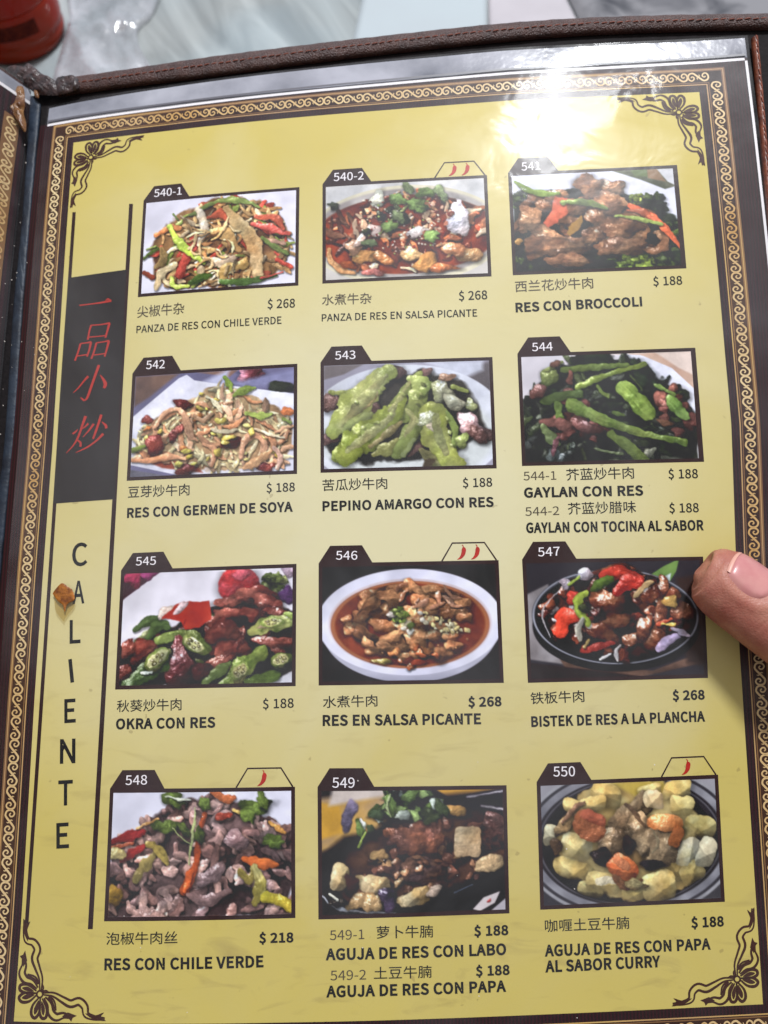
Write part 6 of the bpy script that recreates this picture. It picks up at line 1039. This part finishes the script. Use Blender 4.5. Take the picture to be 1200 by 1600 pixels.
# axis: measured place, height above the page (mm), half width and half thickness (mm)
AX = [(1097, 886, 7.4, 0.3, .3), (1098.5, 887.5, 7.4, 4.2, 3.8), (1103, 890, 7.5, 6.5, 5.6), (1110.5, 895, 7.6, 8.0, 6.6), (1120, 902.5, 7.9, 9.0, 7.4), (1131, 911, 8.2, 9.6, 7.9), (1145, 922, 8.5, 9.9, 8.1), (1161, 934, 9.0, 10.0, 8.1), (1179, 947, 9.6, 10.1, 8.2), (1197, 960, 10.2, 10.2, 8.4), (1220, 975, 11, 10.5, 8.9), (1252, 995, 12, 10.9, 9.5), (1300, 1022, 11, 11.4, 10.5), (1370, 1065, 7, 13, 13), (1450, 1130, 0, 17, 16), (1540, 1220, -8, 22, 17), (1640, 1340, -14, 27, 18), (1740, 1480, -18, 27, 18), (1880, 1680, -22, 27, 21), (2300, 2300, -30, 30, 25), (2900, 3150, -40, 36, 32)]
C3 = []
for px, py, h, a, b in AX:
    x, y = pg(min(px, 1330), py, h * mm)
    if px > 1330: x = x + (px - 1330) / 5600.
    C3.append((float(x), float(y), float(pagez(min(float(x), .125), float(y))) + h * mm, a * mm, b * mm))
C3 = np.array(C3); dens = smooth_path(C3, 14)
T = np.gradient(dens[:, :3], axis=0); T[:8] = T[8]; T /= np.linalg.norm(T, axis=1)[:, None]
UPV = np.array((0., 0., 1.)); SV = np.cross(T, UPV); SV /= np.linalg.norm(SV, axis=1)[:, None]; NV = np.cross(SV, T)       # SV points to the lower side of the thumb
if SV[20][1] > 0: SV = -SV
NA = 72; arc = np.concatenate([[0], np.cumsum(np.linalg.norm(np.diff(dens[:, :3], axis=0), axis=1))]) * 1000
NS0, NS1, NA0, NA1 = 3.9, 17.2, math.radians(-8), math.radians(84)          # the nail: along the thumb (mm) and round it (0 = away from the page, + = upper side)
def naily(s_, a):
    u = (s_ - (NS0 + NS1) / 2) / ((NS1 - NS0) / 2); v = (a - (NA0 + NA1) / 2) / ((NA1 - NA0) / 2); return (abs(u) ** 3.2 + abs(v) ** 3.2) ** (1 / 3.2)
V = []; F = []; nr = len(dens)
for i in range(nr):
    for k in range(NA):
        a = 2 * math.pi * k / NA; aw = (a + math.pi) % (2 * math.pi) - math.pi
        d = 0.0
        if arc[i] < 30:
            q = naily(arc[i], aw); d += min(1, max(.0, (arc[i] - 3.2) / 3)) * .30 * math.exp(-((q - 1.22) / .16) ** 2) - .40 / (1 + math.exp((q - .98) / .03))
            for sc, am in ((20.6, .2), (22.4, .18), (24.8, .22), (26.6, .2)):
                d -= am * math.exp(-((arc[i] - sc - 1.2 * math.sin(aw * 2.2)) / .45) ** 2) * max(0, math.cos(aw - .5))
        p = dens[i, :3] - SV[i] * math.sin(a) * (dens[i, 3] + d * mm) + NV[i] * math.cos(a) * (dens[i, 4] + d * mm)
        V.append(p)
for i in range(nr - 1):
    for k in range(NA): F.append((i * NA + k, i * NA + (k + 1) % NA, (i + 1) * NA + (k + 1) % NA, (i + 1) * NA + k))
F.append(tuple(range(NA))[::-1])
def finger(path, radii):
    P = smooth_path(np.column_stack([np.array(path, float), radii]), 6); n0 = len(V); t = np.gradient(P[:, :3], axis=0); t /= np.linalg.norm(t, axis=1)[:, None]
    s1 = np.cross(t, (0, 1, .02)); s1 /= np.linalg.norm(s1, axis=1)[:, None]; s2 = np.cross(t, s1); K = 20
    for i in range(len(P)):
        for k in range(K):
            a = 2 * math.pi * k / K; V.append(P[i, :3] + (s1[i] * math.cos(a) + s2[i] * math.sin(a)) * P[i, 3])
    for i in range(len(P) - 1):
        for k in range(K): F.append((n0 + i * K + k, n0 + i * K + (k + 1) % K, n0 + (i + 1) * K + (k + 1) % K, n0 + (i + 1) * K + k))
    F.append(tuple(range(n0, n0 + K))); F.append(tuple(range(n0 + (len(P) - 1) * K, n0 + len(P) * K)))
pal = dens[int(nr * .80), :3]
for k, (dy, ln) in enumerate(((.052, .074), (.030, .082), (.008, .076), (-.012, .060))):      # four fingers curled under the cover
    yb = pal[1] + dy; zb = -.026
    zc = lambda x, y: float(pagez(min(x, .12), y)) - .0135
    kx = .116
    pth = [(pal[0] - .006, pal[1] + dy * .5, pal[2] - .004), (kx + .030, yb, zc(.12, yb) + .000), (kx + .012, yb + .002, zc(.12, yb) - .002), (kx - ln * .45, yb + .004, zc(kx - ln * .45, yb)), (kx - ln * .8, yb + .003, zc(kx - ln * .8, yb) + .001), (kx - ln, yb + .002, zc(kx - ln, yb) + .002)]
    finger(pth, [.012, .0098, .0092, .0086, .0078, .003])
raw('bare_hand', V, F, m_skin, PERSON)
# nail plate
NU, NVV = 26, 26; V2 = []; F2 = []
def surf(s_, a, off):
    i = np.interp(s_, arc, np.arange(nr)); c = np.array([np.interp(i, np.arange(nr), dens[:, j]) for j in range(5)]); sv = np.array([np.interp(i, np.arange(nr), SV[:, j]) for j in range(3)]); nv = np.array([np.interp(i, np.arange(nr), NV[:, j]) for j in range(3)])
    return c[:3] - sv * math.sin(a) * (c[3] + off) + nv * math.cos(a) * (c[4] + off)
sm, sh_, am, ah = (NS0 + NS1) / 2, (NS1 - NS0) / 2, (NA0 + NA1) / 2, (NA1 - NA0) / 2
for j in range(NVV + 1):
    for i in range(NU + 1):
        u = -1 + 2 * i / NU; v = -1 + 2 * j / NVV
        uu = u * (1 - .30 * v * v * (1 if u > 0 else .35)); vv = v * (1 - .22 * u * u)
        e = max(abs(u), abs(v)); V2.append(surf(sm + uu * sh_, am + vv * ah, (.20 - .55 * max(0, e - .8) / .2) * mm))
for j in range(NVV):
    for i in range(NU): a = j * (NU + 1) + i; F2.append((a, a + 1, a + NU + 2, a + NU + 1))
nail = raw('thumb_nail', V2, F2, m_nail, PERSON)

V3 = []; F3 = []
for i in range(27):
    v = -1 + 2 * i / 26; vv = v * .70
    for u, off in ((-1.03, .0), (-1.0, .22), (-.93 + .04 * v * v, .24), (-.91 + .04 * v * v, .16)): V3.append(surf(sm + u * (1 - .10 * v * v) * sh_, am + vv * ah, off * mm))
for i in range(26):
    for k in range(3): a = i * 4 + k; F3.append((a, a + 1, a + 5, a + 4))
ne = raw('nail_edge', V3, F3, mat('pale_nail_edge', lin((204, 152, 138)), .4, .4), nail)
# ------------------------------------------------------------------ table and what stands on it
def table_at(px, py, z=0.0):
    d = M_CAM.to_3x3() @ Vector(((px - 600) / FPX, -(py - 800) / FPX, -1)); o = Vector((0, 0, CAM_H)); return o + d * ((z - o.z) / d.z)
m_table = mat('pale_marble', (.5, .54, .56), .16, .5)
N, L, B = nodes(m_table); tc = N.new('ShaderNodeTexCoord')
mp = N.new('ShaderNodeMapping'); mp.vector_type = 'TEXTURE'; mp.inputs['Rotation'].default_value = (0, 0, math.radians(-62)); mp.inputs['Scale'].default_value = (.30, .055, 1); L.new(tc.outputs['Object'], mp.inputs['Vector'])
v1 = noise(2.2, 7, mp.outputs[0], .9); v2 = noise(9, 5, None, .4)
cA = ramp(v1, .34, .64, (.13, .165, .185, 1), (.40, .45, .47, 1)); cB = ramp(v2, .40, .72, (.36, .33, .29, 1), (.27, .33, .37, 1))
L.new(mixc(.35, cA, cB), B.inputs['Base Color'])
me = bpy.data.meshes.new('table'); import bmesh
bm = bmesh.new(); bmesh.ops.create_cube(bm, size=1); bmesh.ops.scale(bm, vec=(1.5, .95, .04), verts=bm.verts); bmesh.ops.translate(bm, vec=(0, .45, -.02), verts=bm.verts)
bmesh.ops.bevel(bm, geom=bm.edges[:], offset=.004, segments=3, affect='EDGES'); bm.to_mesh(me); bm.free()
tag(link('table', me, m_table), 'pale streaked marble table top under the menu', 'table')

# sauce bottle
def lathe(name, prof, m, parent, n=64):
    V = []; F = []
    for r, z in prof:
        for k in range(n): V.append((r * math.cos(2 * math.pi * k / n), r * math.sin(2 * math.pi * k / n), z))
    for i in range(len(prof) - 1):
        for k in range(n): F.append((i * n + k, i * n + (k + 1) % n, (i + 1) * n + (k + 1) % n, (i + 1) * n + k))
    F.append(tuple(range(n))[::-1]); F.append(tuple(range((len(prof) - 1) * n, len(prof) * n)))
    return raw(name, V, F, m, parent)
bp_ = table_at(27, 56)
BOT = thing('sauce_bottle', 'round red sauce bottle standing at the top left corner of the menu', 'bottle', Matrix.Translation(bp_))
m_red_b = mat('red_plastic', (.34, .006, .003), .12, .2, colour2=(.22, .022, .003), scale=26)
pr = smooth_path([(.001, .0012), (.020, .0012), (.0262, .0004), (.0290, .0024), (.0298, .0060), (.0294, .0090), (.0300, .0105), (.0306, .014), (.0306, .026), (.0300, .0275), (.0307, .030), (.0312, .05), (.0312, .10), (.0300, .118), (.022, .135), (.0150, .150), (.0135, .158)], 5)
body = lathe('bottle_body', pr, m_red_b, BOT); lathe('bottle_cap', smooth_path([(.0145, .156), (.0150, .158), (.0150, .172), (.010, .176), (.0055, .200), (.003, .204)], 4), mat('red_cap', (.35, .02, .01), .3, .5), BOT)
m_lab = mat('dark_red_band', (.045, .003, .002), .5, .08, colour2=(.10, .012, .004), scale=420)
n = 40; V = []; F = []
for i in range(n + 1):
    a = math.radians(-125 + 85 * i / n)
    for z in (.0155, .0235): V.append((.03075 * math.cos(a), .03075 * math.sin(a), z))
    if i: F.append((2 * i - 2, 2 * i, 2 * i + 1, 2 * i - 1))
raw('label_band', V, F, m_lab, BOT)

# paper napkin, grey mat, crumpled film
def flat_thing(name, px_poly, z, th, m, label, cat, bulge=0., seed=1):
    P = [table_at(x, y, z) for x, y in px_poly]; c = sum(P, Vector()) / len(P)
    O = smooth_path([(p.x - c.x, p.y - c.y) for p in P], 3, True) if bulge else np.array([(p.x - c.x, p.y - c.y) for p in P]); n = len(O); R = 10
    V = [(0, 0, th)]; F = []
    for k in range(1, R + 1):
        f = k / R
        for p in O: q = p * f; V.append((q[0], q[1], th + bulge * (wob(q[0] + seed * .1, q[1], NZC, 2600.) - .5) * (1 if k < R else .2)))
    for p in O: V.append((p[0], p[1], 0))
    ar = np.sum(O[:, 0] * np.roll(O[:, 1], -1) - np.roll(O[:, 0], -1) * O[:, 1])
    for i in range(n): F.append((0, 1 + i, 1 + (i + 1) % n))
    for k in range(R):
        for i in range(n): a = 1 + k * n + i; b = 1 + k * n + (i + 1) % n; F.append((a, a + n, b + n, b))
    if ar < 0: F = [f[::-1] for f in F]
    o = raw(name, V, F, m, None, smooth=True); o.location = (c.x, c.y, z); return tag(o, label, cat)
m_nap = mat('white_paper_napkin', (.40, .45, .48), .35, .4, colour2=(.39, .43, .46), scale=18, bump=.2, bscale=90)
flat_thing('napkin', [(548, 120), (553, 60), (566, 0), (580, -60), (764, -60), (760, 0), (761, 60), (763, 120)], .0005, .0012, m_nap, 'bluish white paper napkin lying behind the middle of the menu', 'napkin')
m_nap2 = mat('lilac_white_napkin', (.43, .40, .43), .4, .4, vary=.05, scale=30, bump=.2, bscale=90)
flat_thing('napkin', [(766, 120), (764, 60), (763, 0), (767, -60), (850, -60), (882, 0), (912, 60), (940, 120)], .0005, .0020, m_nap2, 'lilac white napkin beside the grey mat, with a slanting right edge', 'napkin')
m_mat = mat('smoky_grey_marble', (.30, .29, .31), .3, .4)
N, L, B = nodes(m_mat); tc = N.new('ShaderNodeTexCoord'); L.new(ramp(noise(26, 5, None, .7), .52, .70, (.20, .195, .21, 1), (.025, .025, .034, 1)), B.inputs['Base Color'])
flat_thing('place_mat', [(945, 120), (917, 60), (888, 0), (856, -60), (1500, -60), (1500, 0), (1500, 60), (1500, 120)], .0005, .0015, m_mat, 'smoky grey marbled place mat behind the right end of the menu', 'mat')
m_film = film('clear_food_film', tint=(.97, .98, 1.0), fres=3.0, haze=.10, rough=.06, hrough=.25, bump=1.0, bscale=110, glaze=.22)
flat_thing('plastic_film', [(88, 150), (96, 90), (112, 30), (110, -40), (200, -60), (250, -20), (238, 25), (215, 50), (222, 85), (240, 120), (220, 150), (150, 160)], .0006, .003, m_film, 'crumpled clear plastic film shining between the bottle and the menu', 'plastic film', bulge=.006, seed=2)

# aim the ceiling lamp: it is mirrored in the sleeve near the top right of the page
